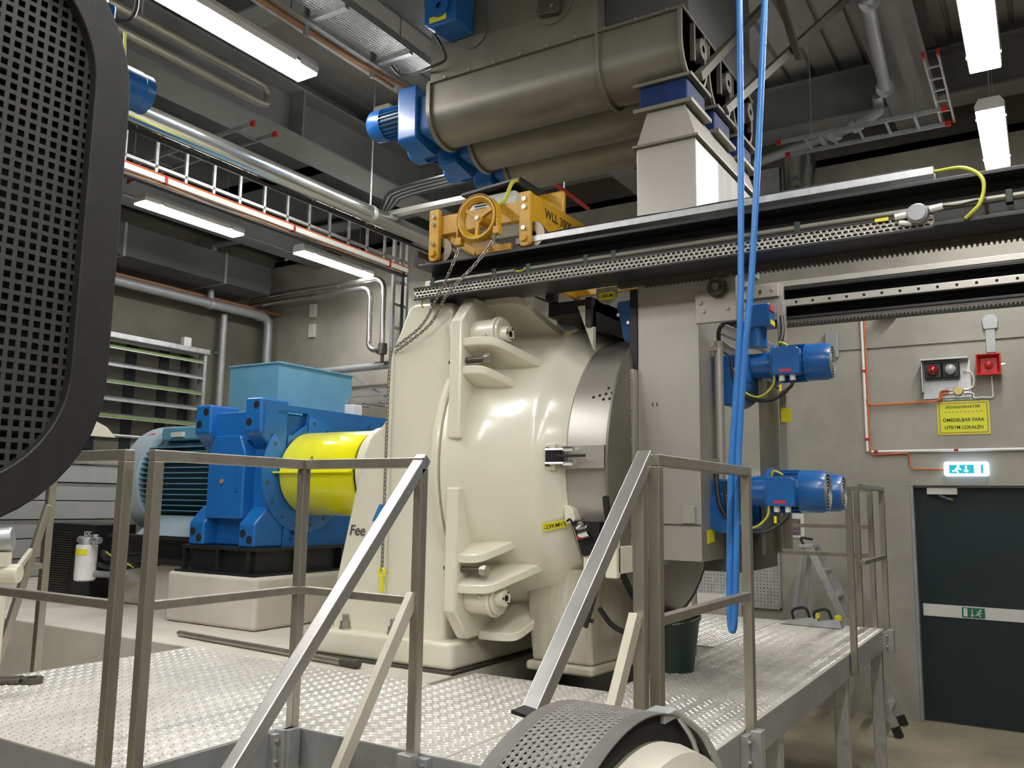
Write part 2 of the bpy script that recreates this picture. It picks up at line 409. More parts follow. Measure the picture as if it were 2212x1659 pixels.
r1 = rail('guard_rail', 'L-shaped steel guard rail with corner post standing in front of the yellow coupling guard',
     [(-2.685, 1.93, .9), (-2.69, 2.655, D+.002), (-2.05, 2.64, .9)],
     [((-2.685, 1.93), (-2.69, 2.655)), ((-2.69, 2.655), (-2.05, 2.64))], [((-2.685, 1.93), (-2.69, 2.655)), ((-2.69, 2.655), (-2.05, 2.64))])
socket(r1, -2.71, 2.62, 1, 0); socket(r1, -2.05, 2.66, 0, -1)
build(MB().box(-2.705, -2.655, 2.575, 2.645, D-.16, D+.005), 'socket', 'galvanised', r1, bev=.004)
r2 = rail('guard_rail', 'steel guard rail running left from the paired posts behind the black mesh panel',
     [(-2.785, 1.88, .9), (-4.25, 1.88, .9)], [((-2.785, 1.88), (-4.6, 1.88))], [((-2.785, 1.88), (-4.6, 1.88))])
r3 = rail('guard_rail', 'steel guard rail on the far left deck edge with a diagonal brace',
     [(-4.62, 2.68, .9), (-4.62, 1.95, .9)], [((-4.62, 1.95), (-4.62, 2.68))], [((-4.62, 1.95), (-4.62, 2.68))], [((-4.60, 2.45, 1.05), (-4.60, 2.66, 1.9))])
r4 = rail('guard_rail', 'steel guard rail right of the stair opening with the green bucket behind it',
     [(-1.105, 2.69, .95), (-1.105, 3.70, .9)], [((-1.105, 2.69), (-1.105, 3.70))], [((-1.105, 2.69), (-1.105, 3.70))])
socket(r4, -1.13, 3.70, 1, 0)
r5 = rail('guard_rail', 'steel guard rail at the far right deck corner by the stepladder',
     [(-1.105, 5.95, .9), (-1.105, 7.27, .9), (-1.20, 7.32, .9)], [((-1.105, 6.4), (-1.105, 7.27))], [((-1.105, 6.35), (-1.105, 7.27))])
socket(r5, -1.13, 7.25, 1, 0)
r6 = rail('guard_rail', 'steel guard rail along the back of the deck before the perforated tool board',
     [(-2.66, 7.32, .9), (-1.30, 7.32, .9)], [((-2.66, 7.32), (-1.20, 7.32))], [((-2.66, 7.32), (-1.20, 7.32))])
build(MB().bar((-2.66, 7.32, 1.80), (-1.2, 7.32, 1.80), .03, .03), 'mid_rail', 'rail_steel', r6)

# ------------------------------------------------------------------ stair
st = thing('stair', 'short steel stair with bright square handrails leading up between the platform posts', 'stair', (-1.6, 2.1, 0))
def srail(x, ytop, sl):
    d = V((0, -1, -sl)).normalized(); a = V((x, ytop, RZ-.022)); L = 1.95
    h = build(MB().bar(a+d*-.03, a+d*L, .05, .045, (0, -.72, .7)), 'handrail', 'handrail_bright', st, bev=.005)
    return h
srail(-2.055, 2.64, 1.10); srail(-1.135, 2.66, .93)
for x in (-1.135,):
    build(B(x-T/2, x+T/2, 2.61, 2.65, .95, RZ-.05), 'handrail_post', 'rail_steel', st, bev=.004)
for (x, y) in ((-2.085, 2.63), (-1.16, 2.60)):
    build(MB().bar((x+.02, y, 1.60), (x+.02, y-.50, .87), .03, .05, (0, -.72, .7)), 'brace', 'brace_beige', st, bev=.003)
for x in (-2.09, -1.10):
    build(MB().bar((x, 2.60, .93), (x, 1.58, -.08+.1), .012, .18, (0, -.72, .7)), 'stringer', 'galv_grey', st, bev=.002)
for i in range(4):
    z = .82-.2*i; y = 2.50-.21*i
    build(MB().box(-2.08, -1.11, y-.13, y+.13, z-.03, z), 'tread', 'galv_grey', st, bev=.003)
for x in (-2.055, -1.135):
    build(B(x-T/2, x+T/2, 1.62-.02, 1.62+.02, .01, 1.10), 'handrail_post', 'rail_steel', st, bev=.004)

# ------------------------------------------------------------------ the cream disc refiner
YC, ZA = 4.80, 2.165
rf = thing('refiner', 'huge cream painted cast refiner with ribbed round housing in the middle of the hall', 'machine', (-2.9, YC, D))
base = MB().prism(rpoly([(-3.86, 3.90), (-2.79, 3.90), (-2.79, 5.70), (-3.86, 5.70)], .05), 'z', D+.012, 1.19)
bo = build(base, 'base', 'cream', rf, bev=.025, seg=4)
build(B(-3.9, -2.76, 3.87, 5.73, D, D+.014), 'grout_plate', 'iron', rf)
for x, y in ((-3.62, 3.965), (-3.25, 3.965)):
    build(MB().cyl((x, y, 1.19), (x, y, 1.2), .035, n=16).hexbolt((x, y, 1.2), (0, 0, 1), .03, .035).cyl((x, y, 1.235), (x, y, 1.275), .017, n=12), 'anchor_bolt', 'bolt_steel', bo)
build(B(-3.78, -3.60, 4.02, 4.10, 1.19, 1.28), 'shim_block', 'concrete_slab', bo, bev=.006)
# side frames: bell shaped plates (near and far), joined by the box body
side = rpoly([(-3.74, 1.17), (-2.90, 1.17), (-2.90, 3.115), (-3.215, 3.135), (-3.375, 2.80), (-3.385, 2.42), (-3.50, 2.34), (-3.57, 2.15), (-3.745, 1.41)], [0, 0, .03, .05, .06, .04, .06, .05, .06], 5)
build(MB().prism(side, 'y', 3.985, 5.615), 'frame', 'cream', rf, bev=.045, seg=5)
# rounded housing flange of the frame
build(MB().lathe([(-.055, .60), (-.055, .93), (-.045, .952), (-.012, .957), (0, .95), (0, .6)], (-2.879, YC, ZA), 'x', 96), 'frame_ring', 'cream', rf)
# bearing housing behind
build(MB().lathe([(-.62, .02), (-.62, .30), (-.60, .325), (-.35, .33), (-.20, .42), (0, .52), (.05, .52)], (-3.45, YC, ZA-.01), 'x', 64), 'bearing_housing', 'cream', rf)
# housing barrel
hb = build(MB().lathe([(-.005, .60), (-.005, .950), (.03, .945), (.07, .925), (.14, .893), (.24, .875), (.40, .868), (.50, .868), (.53, .872), (.56, .868), (.60, .84), (.655, .80), (.690, .772), (.690, .6)], (-2.855, YC, ZA), 'x', 128), 'housing', 'cream', rf)
# corner lugs, ribs and locking pins; sy -1 = near side, sz +1 = upper
def lug_set(sy, sz):
    def yz(y, z): return (YC+sy*(YC-y), ZA+sz*(z-ZA))
    xa, xb = -2.825, -2.742
    lp = [yz(3.862, 2.30), yz(3.862, 2.965), yz(3.995, 3.125), yz(4.60, 3.10), yz(4.60, 2.70), yz(4.2, 2.3)]
    p = build(MB().prism(lp, 'x', xa, xb), 'lug_plate', 'cream', rf, bev=.012, seg=3)
    if sy < 0: p['label'] = 'thick corner lug plate'
    def rib(zo, yout, tipx, tipy, flat):    # tapered plate, sloping towards the barrel
        pts = [(xb-.01, yout), (xb+flat*.5, yout), (xb+flat, yout+.015), (tipx, tipy), (tipx, tipy+.10), (xb-.01, yout+.55)]
        pts = rpoly(pts, [0, .05, .09, .01, 0, 0], 4); n = len(pts); vs = []
        for t in (-.024, .024):
            for (x, y) in pts: vs.append((x, YC+sy*(YC-y), ZA+sz*(zo-ZA-.44*(y-yout)+t)))
        build(MB().add(vs, [tuple(range(n))[::-1], tuple(range(n, 2*n))]+[(i, (i+1) % n, n+(i+1) % n, n+i) for i in range(n)]), 'rib', 'cream', rf, bev=.008, seg=3)
    rib(2.685, 3.88, -2.49, 4.06, .14); rib(2.845, 3.88, -2.37, 4.15, .20); rib(3.115, 4.10, -2.42, 4.47, .24)
    # side web closing the upper rib down to the barrel
    py, pz = yz(4.02, 2.90)
    s = build(MB().cyl((-2.86, py, pz), (-2.832, py, pz), .125, n=32).cyl((-2.742, py, pz), (-2.60, py, pz), .088, n=32), 'pin_sleeve', 'cream', rf, bev=.006)
    build(MB().cyl((-2.60, py, pz), (-2.575, py, pz), .098, n=32).cyl((-2.575, py, pz), (-2.555, py, pz), .086, n=32), 'pin_flange', 'cream', s, bev=.006)
    qy, qz = py+sy*0.02, pz-sz*.012
    build(MB().cyl((-2.556, qy, qz), (-2.505, qy, qz), .046, n=28), 'pin_boss', 'cream', s, bev=.005)
    k = MB().cyl((-2.505, qy, qz), (-2.502, qy, qz), .017, n=16)
    for a in (60, 180, 300):
        k.cyl((-2.505, qy+.033*math.cos(math.radians(a)), qz+.033*math.sin(math.radians(a))), (-2.502, qy+.033*math.cos(math.radians(a)), qz+.033*math.sin(math.radians(a))), .006, n=8)
    parts(k, 'pin_hole', 'dark_hole', s)
    build(MB().ball((-2.63, py-.09, pz-.02*sz), .013, 6).cyl((-2.63, py-.06, pz-.02*sz), (-2.63, py-.09, pz-.02*sz), .007, n=8), 'grease_nipple', 'chrome', s)
    by, bz = yz(3.915, 2.742)
    bt = build(MB().cyl((-2.745, by, bz), (-2.615, by, bz), .017, n=16), 'bolt_shank', 'iron', rf)
    build(MB().hexbolt((-2.615, by, bz), (1, 0, 0), .031, .04), 'bolt_head', 'bolt_steel', bt, bev=.003)
    build(MB().cyl((-2.869, YC+sy*(YC-3.93), bz), (-2.83, YC+sy*(YC-3.93), bz), .012, n=10), 'set_screw', 'dark_hole', rf)
for sy in (-1, 1):
    for sz in (1, -1): lug_set(sy, sz)
# stainless joint ring, with drilled holes, clamp and casing drum
rg = build(MB().lathe([(0, .70), (0, .764), (.004, .768), (.27, .768), (.275, .764), (.275, .70)], (-2.165, YC, ZA), 'x', 128, close=True), 'joint_ring', 'stainless', rf)
k = MB()
def ringpt(x, ang, r): return (x, YC-r*math.cos(math.radians(ang)), ZA+r*math.sin(math.radians(ang)))
for x, an in ((-2.045, 27.5), (-2.01, 28.2), (-1.975, 28.8), (-1.94, 29.2), (-1.968, 31.6), (-1.935, 32.0), (-1.982, 26.2), (-1.947, 26.4)):
    k.cyl(ringpt(x, an, .764), ringpt(x, an, .7695), .0085, n=12)
parts(k, 'drilled_holes', 'dark_hole', rg)
build(MB().lathe([(-.02, .40), (-.02, .80), (0, .838), (.012, .838), (.03, .80), (.05, .40), (.055, .02)], (-1.90, YC, ZA), 'x', 128), 'end_cover', 'stainless_dull', rf)
build(MB().lathe([(-.015, .80), (-.015, .862), (.012, .862), (.012, .80)], (-1.90, YC, ZA), 'x', 80, 192, 350, close=True), 'gasket', 'rubber', rf)
# draw clamp across the joint
cb = build(B(-2.255, -2.195, 3.965, 4.06, 2.125, 2.265), 'clamp_bracket', 'cream', rf, bev=.004)
build(B(-2.18, -1.925, 4.0, 4.03, 2.135, 2.255), 'clamp_plate', 'stainless', rf, bev=.002)
k = MB().box(-2.245, -2.15, 3.95, 3.985, 2.165, 2.235).cyl((-2.235, 3.945, 2.235), (-2.235, 3.985, 2.235), .011, n=10).cyl((-2.235, 3.945, 2.155), (-2.235, 3.985, 2.155), .011, n=10)
build(k, 'clamp_body', 'black_frame', cb, bev=.003)
k = MB()
for z in (2.232, 2.160): k.cyl((-2.24, 3.945, z), (-2.09, 3.945, z), .0065, n=8).cyl((-2.13, 3.945, z), (-2.075, 3.945, z), .014, n=10)
k.cyl((-2.10, 3.945, 2.155), (-2.10, 3.945, 2.237), .009, n=8)
parts(k, 'clamp_rod', 'chrome', cb)
build(MB().bar((-2.17, 3.94, 2.197), (-2.0, 3.935, 2.197), .012, .014), 'clamp_lever', 'rubber', cb, bev=.003)
# housing foot and lower actuator bay
ft = MB().hexa([(-2.46, 4.20, 1.10), (-2.09, 4.20, 1.10), (-1.99, 5.3, 1.10), (-2.46, 5.3, 1.10)], [(-2.60, 4.34, 1.60), (-2.08, 4.14, 1.60), (-1.98, 5.3, 1.60), (-2.60, 5.3, 1.60)])
build(ft, 'foot', 'dirt_cream', rf, bev=.02, seg=3)
build(MB().prism([(-2.49, 4.18), (-2.08, 4.18), (-2.0, 5.3), (-2.49, 5.3)], 'z', 1.045, 1.10), 'foot_plate', 'dirt_cream', rf, bev=.02)
build(B(-2.74, -1.93, 4.03, 5.65, .80, .86), 'pit_shade_sheet', 'black_frame', rf)  # black sheet stands in for the darkness down in the enclosed pit
build(MB().box(-2.06, -1.86, 4.03, 4.30, 1.60, 1.74).box(-1.925, -1.86, 4.01, 4.06, 1.58, 1.80), 'actuator_bracket', 'cream', rf, bev=.008)
build(MB().prism(rpoly([(-2.175, 1.95), (-2.12, 1.93), (-2.10, 1.86), (-2.16, 1.84)], .02), 'y', 4.02, 4.12), 'housing_lip', 'cream', rf, bev=.008)
build(MB().prism(rpoly([(-2.12, 1.86), (-1.96, 1.86), (-1.97, 1.70), (-2.06, 1.68)], .02), 'y', 4.02, 4.10), 'actuator_recess', 'dark_hole', rf)
ac = build(MB().cyl((-2.06, 4.015, 1.80), (-2.0, 4.00, 1.815), .035, n=16).cyl((-2.08, 4.0, 1.83), (-2.05, 3.99, 1.85), .015, n=10), 'actuator_valve', 'chrome', rf)
build(MB().box(-2.075, -2.045, 3.985, 4.0, 1.77, 1.795), 'valve_cap', 'red', ac, bev=.004)
parts(MB().tube(spline([(-2.11, 4.01, 1.84), (-2.12, 4.0, 1.87), (-2.14, 4.0, 1.86)], 5), .006).tube(spline([(-2.0, 4.06, 1.60), (-2.03, 4.03, 1.45), (-2.05, 4.02, 1.38), (-2.0, 4.03, 1.36)], 6), .011)
      .tube(spline([(-1.97, 4.05, 1.60), (-2.0, 4.02, 1.45), (-2.03, 4.0, 1.33)], 6), .013).tube(spline([(-1.99, 4.08, 1.42), (-1.94, 4.14, 1.33), (-1.86, 4.2, 1.29), (-1.78, 4.26, 1.30)], 6), .014), 'actuator_hose', 'rubber', rf)
# taped tag with hand lettering, lying on the tapered end of the housing
def plane_tag(parent, a, b, d, s, size, name='tape_label', mt='tape_yellow', lift=.003, ink='ink', pad=.12):
    a, b, d = V(a), V(b), V(d); ex = (b-a).normalized(); ey = (d-a); ey = (ey-ex*ey.dot(ex)).normalized(); ez = ex.cross(ey)
    c = b+(d-a); q = [p+ez*lift for p in (a, b, c, d)]
    o = build(MB().hexa([p-ez*.001 for p in q], [p+ez*.0005 for p in q]), name, mt, parent)
    if s:
        t = text(s, size, ink, parent, (0, 0, 0), (0, 0, 0), bold=.0004, ext=.0004)
        w = (b-a).length; h = (d-a).length
        me = t.data; xs = [v.co.x for v in me.vertices]; ys = [v.co.y for v in me.vertices]
        k = min(w*(1-pad)/(max(xs)-min(xs)), h*.8/(max(ys)-min(ys)))
        for v in me.vertices: v.co = V(((v.co.x-min(xs))*k, (v.co.y-min(ys))*k, v.co.z))
        mx = Matrix((ex, ey, ez)).transposed().to_4x4()
        mx.translation = a+ez*(lift+.001)+ex*(w-(max(xs)-min(xs))*k)/2+ey*(h-(max(ys)-min(ys))*k)/2-ORG[parent.name]
        t.matrix_local = mx
    return o
plane_tag(rf, ringpt(-2.290, -24.6, .868), ringpt(-2.178, -24.9, .792), ringpt(-2.290, -21.7, .868), '-239.MV3', .03, lift=.008)
text('Fee', .088, 'ink_grey', rf, (-3.632, 3.982, 1.742), (math.pi/2, 0, 0), shear=.2, bold=.0012)
build(MB().prism([(-3.452, 1.83), (-3.40, 1.93), (-3.33, 1.93), (-3.382, 1.83)], 'y', 3.981, 3.984), 'logo_mark', 'logo_blue', rf)

# ------------------------------------------------------------------ coupling guard, gearbox, motor, plinth
cg = thing('coupling_guard', 'bright yellow domed coupling guard between blue gearbox and cream machine', 'machine guard', (-4.4, YC, 1.6))
def halfshell(a0, a1): return MB().lathe([(0, .10), (0, .245), (.015, .29), (.05, .312), (.75, .312), (.75, .295)], (-4.84, YC, 2.145), 'x', 40, a0, a1)
build(halfshell(0, 180), 'upper_shell', 'yellow', cg); build(halfshell(180, 360), 'lower_shell', 'yellow', cg)
parts(B(-4.85, -4.09, YC-.345, YC-.30, 2.139, 2.151).box(-4.85, -4.09, YC+.30, YC+.345, 2.139, 2.151), 'seam_flange', 'yellow', cg, bev=.002)
build(MB().bar((-4.50, YC-.307, 2.235), (-4.488, YC-.30, 2.263), .003, .004).bar((-4.488, YC-.30, 2.263), (-4.474, YC-.307, 2.235), .003, .004).bar((-4.50, YC-.307, 2.235), (-4.474, YC-.307, 2.235), .003, .004), 'warning_triangle', 'ink', cg)

pl = tag(build(MB().prism(rpoly([(-5.72, 4.27), (-4.74, 4.27), (-4.74, 6.0), (-5.72, 6.0)], .04), 'z', D+.002, 1.40), 'concrete_plinth', 'concrete_slab', bev=.03, seg=3), 'low concrete plinth block carrying the blue gearbox', 'plinth')
tag(build(MB().prism(rpoly([(-7.10, 4.72), (-5.73, 4.72), (-5.73, 5.9), (-7.10, 5.9)], .04), 'z', D+.002, 1.40), 'motor_plinth', 'concrete_slab', bev=.03, seg=3), 'second concrete plinth block under the big electric motor', 'plinth')
bf = thing('machine_base_frame', 'black steel base frame under the blue gearbox and motor', 'base frame', (-5.6, 5.0, 1.40))
build(B(-5.62, -4.80, 4.31, 5.85, 1.575, 1.60), 'top_plate', 'black_frame', bf, bev=.003)
build(B(-5.56, -4.86, 4.36, 5.80, 1.415, 1.575), 'body', 'black_frame', bf)
build(B(-5.66, -4.78, 4.29, 5.87, 1.401, 1.415), 'bottom_plate', 'black_frame', bf)
for x in (-5.60, -5.22, -4.90): build(B(x-.012, x+.012, 4.315, 4.36, 1.415, 1.575), 'stiffener', 'black_frame', bf)
for y in (4.75, 5.2, 5.6): build(B(-4.86, -4.81, y-.012, y+.012, 1.415, 1.575), 'stiffener', 'black_frame', bf)
build(B(-7.0, -5.75, 4.60, 5.78, 1.401, 1.45).box(-7.0, -5.75, 4.60, 5.78, 1.60, 1.625).box(-6.95, -5.8, 4.70, 5.70, 1.45, 1.60), 'motor_plinth', 'black_frame', bf)

gb = thing('gearbox', 'large bright blue cast gearbox with drilled corner lugs', 'gearbox', (-5.2, 5.05, 1.601))
GX0, GX1, GY0, GY1, GZ0, GZ1 = -5.50, -4.87, 4.42, 5.78, 1.60, 2.62
build(MB().box(GX0+.04, GX1-.02, GY0+.03, GY1-.03, GZ0, GZ1-.02), 'body', 'blue_machine', gb, bev=.02, seg=3)
def corner(x0, x1, z0, z1, ch):    # lug block on the near face, chamfered towards the middle
    zc = [(z0, z1)]
    if ch > 0: pts = [(4.325, z0+.10), (4.325, z1), (4.60, z1), (4.60, z0-.06), (4.44, z0-.02)]
    else: pts = [(4.325, z0), (4.325, z1-.10), (4.44, z1+.02), (4.60, z1+.06), (4.60, z0)]
    c = build(MB().prism(pts, 'x', x0, x1), 'corner_lug', 'blue_machine', gb, bev=.018, seg=3)
    k = MB(); zz = (z1-.055, z0+.17) if ch > 0 else (z0+.055, z1-.17)
    xm = ((x0+x1)/2+.035, (x0+x1)/2-.035)
    for x, z in zip(xm, zz): k.cyl((x, 4.30, z), (x, 4.327, z), .030, n=18)
    k2 = MB()
    for x, z in zip(xm, zz): k2.cyl((x, 4.3245, z), (x, 4.3275, z), .031, n=18)
    parts(k2, 'bolt_hole', 'dark_hole', c)
corner(-5.58, -5.40, 2.34, 2.66, 1); corner(-5.02, -4.85, 2.34, 2.69, 1)
corner(-5.57, -5.40, 1.60, 1.87, -1); corner(-5.02, -4.85, 1.60, 1.87, -1)
build(MB().prism(rpoly([(-5.42, 1.80), (-5.02, 1.80), (-5.02, 2.30), (-5.08, 2.42), (-5.36, 2.42), (-5.42, 2.30)], .02), 'y', 4.345, 4.5), 'panel', 'blue_machine', gb, bev=.02, seg=3)
build(MB().prism([(-5.42, 2.38), (-5.03, 2.38), (-5.03, 2.60), (-5.42, 2.60)], 'y', 4.39, 4.5), 'upper_panel', 'blue_machine', gb, bev=.01)
build(MB().box(-5.10, -5.065, 4.338, 4.35, 2.0, 2.27), 'slot', 'blue', gb, bev=.004)
build(MB().cyl((-5.25, 4.335, 2.075), (-5.25, 4.35, 2.075), .017, n=14), 'plug', 'copper_cable', gb)
# right hand (coupling side) wall with flange, pockets and bolt circle
ew = MB()
for (ya, yb, za, zb) in ((4.36, 5.80, 2.61, 2.655), (4.36, 4.49, 2.43, 2.61), (4.79, 5.80, 2.43, 2.61), (4.60, 5.80, 1.84, 2.43), (4.60, 4.66, 1.64, 1.84), (4.86, 5.80, 1.64, 1.84), (4.60, 5.80, 1.60, 1.64)):
    ew.box(-4.90, -4.845, ya, yb, za, zb)
ew.prism([(4.66, 2.43), (4.79, 2.43), (4.79, 2.52)], 'x', -4.90, -4.845)
build(ew, 'end_wall', 'blue_machine', gb, smooth=False)
build(MB().lathe([(0, .2), (0, .44), (.006, .446), (.009, .44), (.009, .2)], (-4.848, YC, 2.145), 'x', 72, 140, 450), 'bearing_flange', 'blue_machine', gb)
k = MB()
for a in range(15, 360, 22):
    if 90 < a < 140: continue
    y, z = YC+.395*math.cos(math.radians(a)), 2.145+.395*math.sin(math.radians(a)); k.cyl((-4.842, y, z), (-4.837, y, z), .016, n=12)
for y, z in ((5.50, 2.56), (5.2, 2.45), (5.65, 2.40), (5.3, 1.68), (5.5, 1.68)): k.cyl((-4.86, y, z), (-4.838, y, z), .02, n=12)
parts(k, 'flange_bolt', 'fin_dark', gb)
build(MB().cyl((-4.80, 4.72, 1.66), (-4.80, 4.72, 1.68), .03, n=6), 'anchor_nut', 'bolt_steel', gb)
for y in (5.16, 5.36): build(MB().lathe([(-.008, .014), (-.008, .026), (.008, .026), (.008, .014)], (-4.82, y, 2.43), 'x', 16, close=True), 'lifting_eye', 'white_paint', gb)

mo = thing('electric_motor', 'large grey-blue electric motor with horizontal cooling fins left of the blue gearbox', 'motor', (-6.3, 5.15, 1.626))
MY, MZ, MR = 5.12, 2.11, .47
build(MB().lathe([(0, .02), (0, .40), (.02, .46), (.06, .49), (.30, .49), (.30, .3)], (-7.0, MY, MZ), 'x', 64), 'fan_cover', 'motor_grey', mo)
build(MB().cyl((-6.72, MY, MZ), (-5.62, MY, MZ), .42, n=48), 'stator', 'fin_dark', mo)
for i in range(13):
    z = MZ-.27+i*.045; w = math.sqrt(max(.01, MR**2-(z-MZ)**2))
    fo = build(B(-6.70, -5.62, MY-w, MY-w+.12, z-.004, z+.004), 'cooling_fin', 'blue_grey', mo)
build(MB().lathe([(0, .3), (0, .48), (.06, .48), (.06, .3)], (-5.68, MY, MZ), 'x', 48), 'end_shield', 'blue_grey', mo)
build(B(-6.62, -5.72, MY-.33, MY+.2, MZ+.33, MZ+.45), 'terminal_plate', 'blue_grey', mo, bev=.02)
build(B(-6.45, -6.30, MY-.36, MY-.30, MZ+.36, MZ+.40), 'name_plate', 'white_paint', mo)
build(MB().lathe([(-.01, .02), (-.01, .045), (.01, .045), (.01, .02)], (-6.5, MY, MZ+.49), 'x', 16, close=True), 'lifting_eye', 'galvanised', mo)
build(MB().hexa([(-6.65, MY-.50, 1.63), (-5.75, MY-.50, 1.63), (-5.75, MY+.5, 1.63), (-6.65, MY+.5, 1.63)], [(-6.60, MY-.34, 1.80), (-5.80, MY-.34, 1.80), (-5.8, MY+.34, 1.80), (-6.6, MY+.34, 1.80)]), 'foot', 'motor_grey', mo, bev=.01)
text('ABB', .05, 'red_tag', mo, (-6.86, MY-.30, MZ+.385), (math.radians(45), 0, 0), name='maker_mark')

hd = thing('terminal_hood', 'pale steel-blue tapered sheet metal box rising behind the blue gearbox', 'hood', (-5.5, 5.22, 2.62))
x0, x1, y0, y1, zt = -5.78, -5.20, 4.80, 5.66, 3.035
build(MB().hexa([(x0, y0, 2.62), (x1, y0, 2.62), (x1, y1-.14, 2.62), (x0, y1-.14, 2.62)], [(x0, y0, 2.88), (x1, y0, 2.88), (x1, y1, 2.88), (x0, y1, 2.88)]).box(x0, x1, y0, y1, 2.88, zt), 'body', 'blue_grey', hd)
li = build(B(x0-.012, x1+.012, y0-.012, y1+.012, zt, zt+.014), 'lid', 'blue_grey', hd, bev=.003)
k = MB()
for i in range(8): k.cyl((x1-.02, y0+.05+i*.108, zt+.014), (x1-.02, y0+.05+i*.108, zt+.022), .011, n=8)
for i in range(6): k.cyl((x0+.04+i*.1, y0+.02, zt+.014), (x0+.04+i*.1, y0+.02, zt+.022), .011, n=8)
parts(k, 'lid_screw', 'blue_grey', li)
build(B(-5.24, -5.10, 5.58, 5.70, 2.60, 2.78), 'cable_gland_box', 'white_paint', hd, bev=.01)

# oil lubrication unit at the far left
ou = thing('oil_cooler', 'black oil cooling unit with fins and the letters LOC near the left railing', 'oil cooler', (-7.45, 4.85, D+.001))
build(B(-7.95, -7.25, 4.62, 5.05, D+.02, 1.70), 'body', 'black_frame', ou, bev=.01)
build(B(-8.0, -7.15, 4.58, 5.15, D+.001, D+.03), 'base_tray', 'black_frame', ou)
for i in range(26): build(B(-7.93, -7.56, 4.605, 4.622, 1.09+i*.021, 1.099+i*.021), 'cooler_fin', 'iron', ou)
text('LOC', .055, 'white_plastic', ou, (-7.37, 4.612, 1.60), (math.pi/2, 0, 0), bold=.002)
of = thing('oil_filter', 'white spin-on oil filter canister with yellow band on black oil cooler', 'oil filter', (-7.18, 4.55, 1.22))
build(MB().lathe([(0, .01), (0, .075), (.012, .088), (.30, .088), (.31, .08), (.31, .01)], (-7.18, 4.53, 1.22), 'z', 28), 'canister', 'filter_white', of)
build(MB().lathe([(.22, .0885), (.22, .0895), (.275, .0895), (.275, .0885)], (-7.18, 4.53, 1.22), 'z', 28, 200, 330), 'yellow_band', 'tape_yellow', of)
build(MB().cyl((-7.18, 4.53, 1.53), (-7.18, 4.53, 1.59), .07, n=16).cyl((-7.30, 4.53, 1.57), (-7.0, 4.53, 1.57), .03, n=12).cyl((-7.07, 4.53, 1.53), (-7.07, 4.53, 1.62), .025, n=12), 'filter_head', 'galvanised', of, bev=.004)
hp = thing('oil_hoses', 'bundle of oil hoses and grey pipe stubs lying between the oil cooler and plinth', 'hose', (-6.9, 4.6, 1.1))
parts(MB().tube(spline([(-7.2, 4.7, 1.45), (-6.95, 4.60, 1.42), (-6.7, 4.7, 1.46), (-6.4, 4.9, 1.43)], 6), .03).tube(spline([(-7.1, 4.6, 1.36), (-6.8, 4.55, 1.35), (-6.4, 4.7, 1.40)], 6), .022), 'black_hose', 'rubber', hp)
build(MB().tube([(-7.1, 4.58, 1.28), (-6.5, 4.52, 1.30)], .03, 12).tube([(-6.62, 4.50, 1.02), (-6.62, 4.50, 1.30)], .016, 10), 'pipe', 'pipe_grey', hp)
build(MB().tube(spline([(-7.0, 4.6, 1.47), (-6.8, 4.52, 1.45), (-6.6, 4.6, 1.36)], 6), .008), 'earth_cable', 'cable_yg', hp)

# ------------------------------------------------------------------ runway beams with rack, rails and cable gear
def runway(name, label, y0, y1, xl, near):
    r = thing(name, label, 'beam', ((xl+.6)/2, (y0+y1)/2, 3.13), 'black runway beams above the machine')
    c = (y0+y1)/2
    build(ibeam('x', xl, 1.6, c, 3.13, 3.335, y1-y0, .018, .016), 'beam', 'black_beam', r, bev=.003)
    yr = y1-.03 if near else y0+.03
    ra = build(B(-1.9, 1.6, yr-.02, yr+.02, 3.105, 3.13), 'rack', 'iron', r)
    t = MB(); x = -1.75
    while x < .4:
        t.hexa([(x, yr-.02, 3.105), (x+.014, yr-.02, 3.105), (x+.014, yr+.02, 3.105), (x, yr+.02, 3.105)], [(x+.004, yr-.02, 3.092), (x+.010, yr-.02, 3.092), (x+.010, yr+.02, 3.092), (x+.004, yr+.02, 3.092)]); x += .0215
    build(t, 'rack_teeth', 'iron', ra, smooth=False)['kind'] = 'stuff'
    return r
nb = runway('runway_beam', 'black steel runway beam in front, carrying the perforated cable tray', 3.88, 4.16, -3.08, True)
fb = runway('runway_beam', 'black steel runway beam behind the hoses with drilled bright guide rail', 5.44, 5.72, -3.08, False)
build(B(-3.13, -3.10, 3.9, 4.12, 3.335, 3.43), 'end_stop', 'black_beam', nb)
# far beam: bright linear guide with bolt holes, bright top edge
gr = build(B(-1.36, 1.5, 5.405, 5.44, 3.205, 3.25), 'guide_rail', 'stainless', fb, bev=.003)
build(B(-1.36, 1.5, 5.44, 5.57, 3.22, 3.235), 'guide_seat', 'black_beam', fb)
k = MB()
for i in range(24): k.cyl((-1.27+i*.1, 5.4035, 3.2275), (-1.27+i*.1, 5.406, 3.2275), .009, n=10)
parts(k, 'guide_hole', 'dark_hole', gr)
build(B(-1.62, 1.5, 5.425, 5.46, 3.34, 3.375), 'edge_strip', 'stainless', fb, bev=.002)
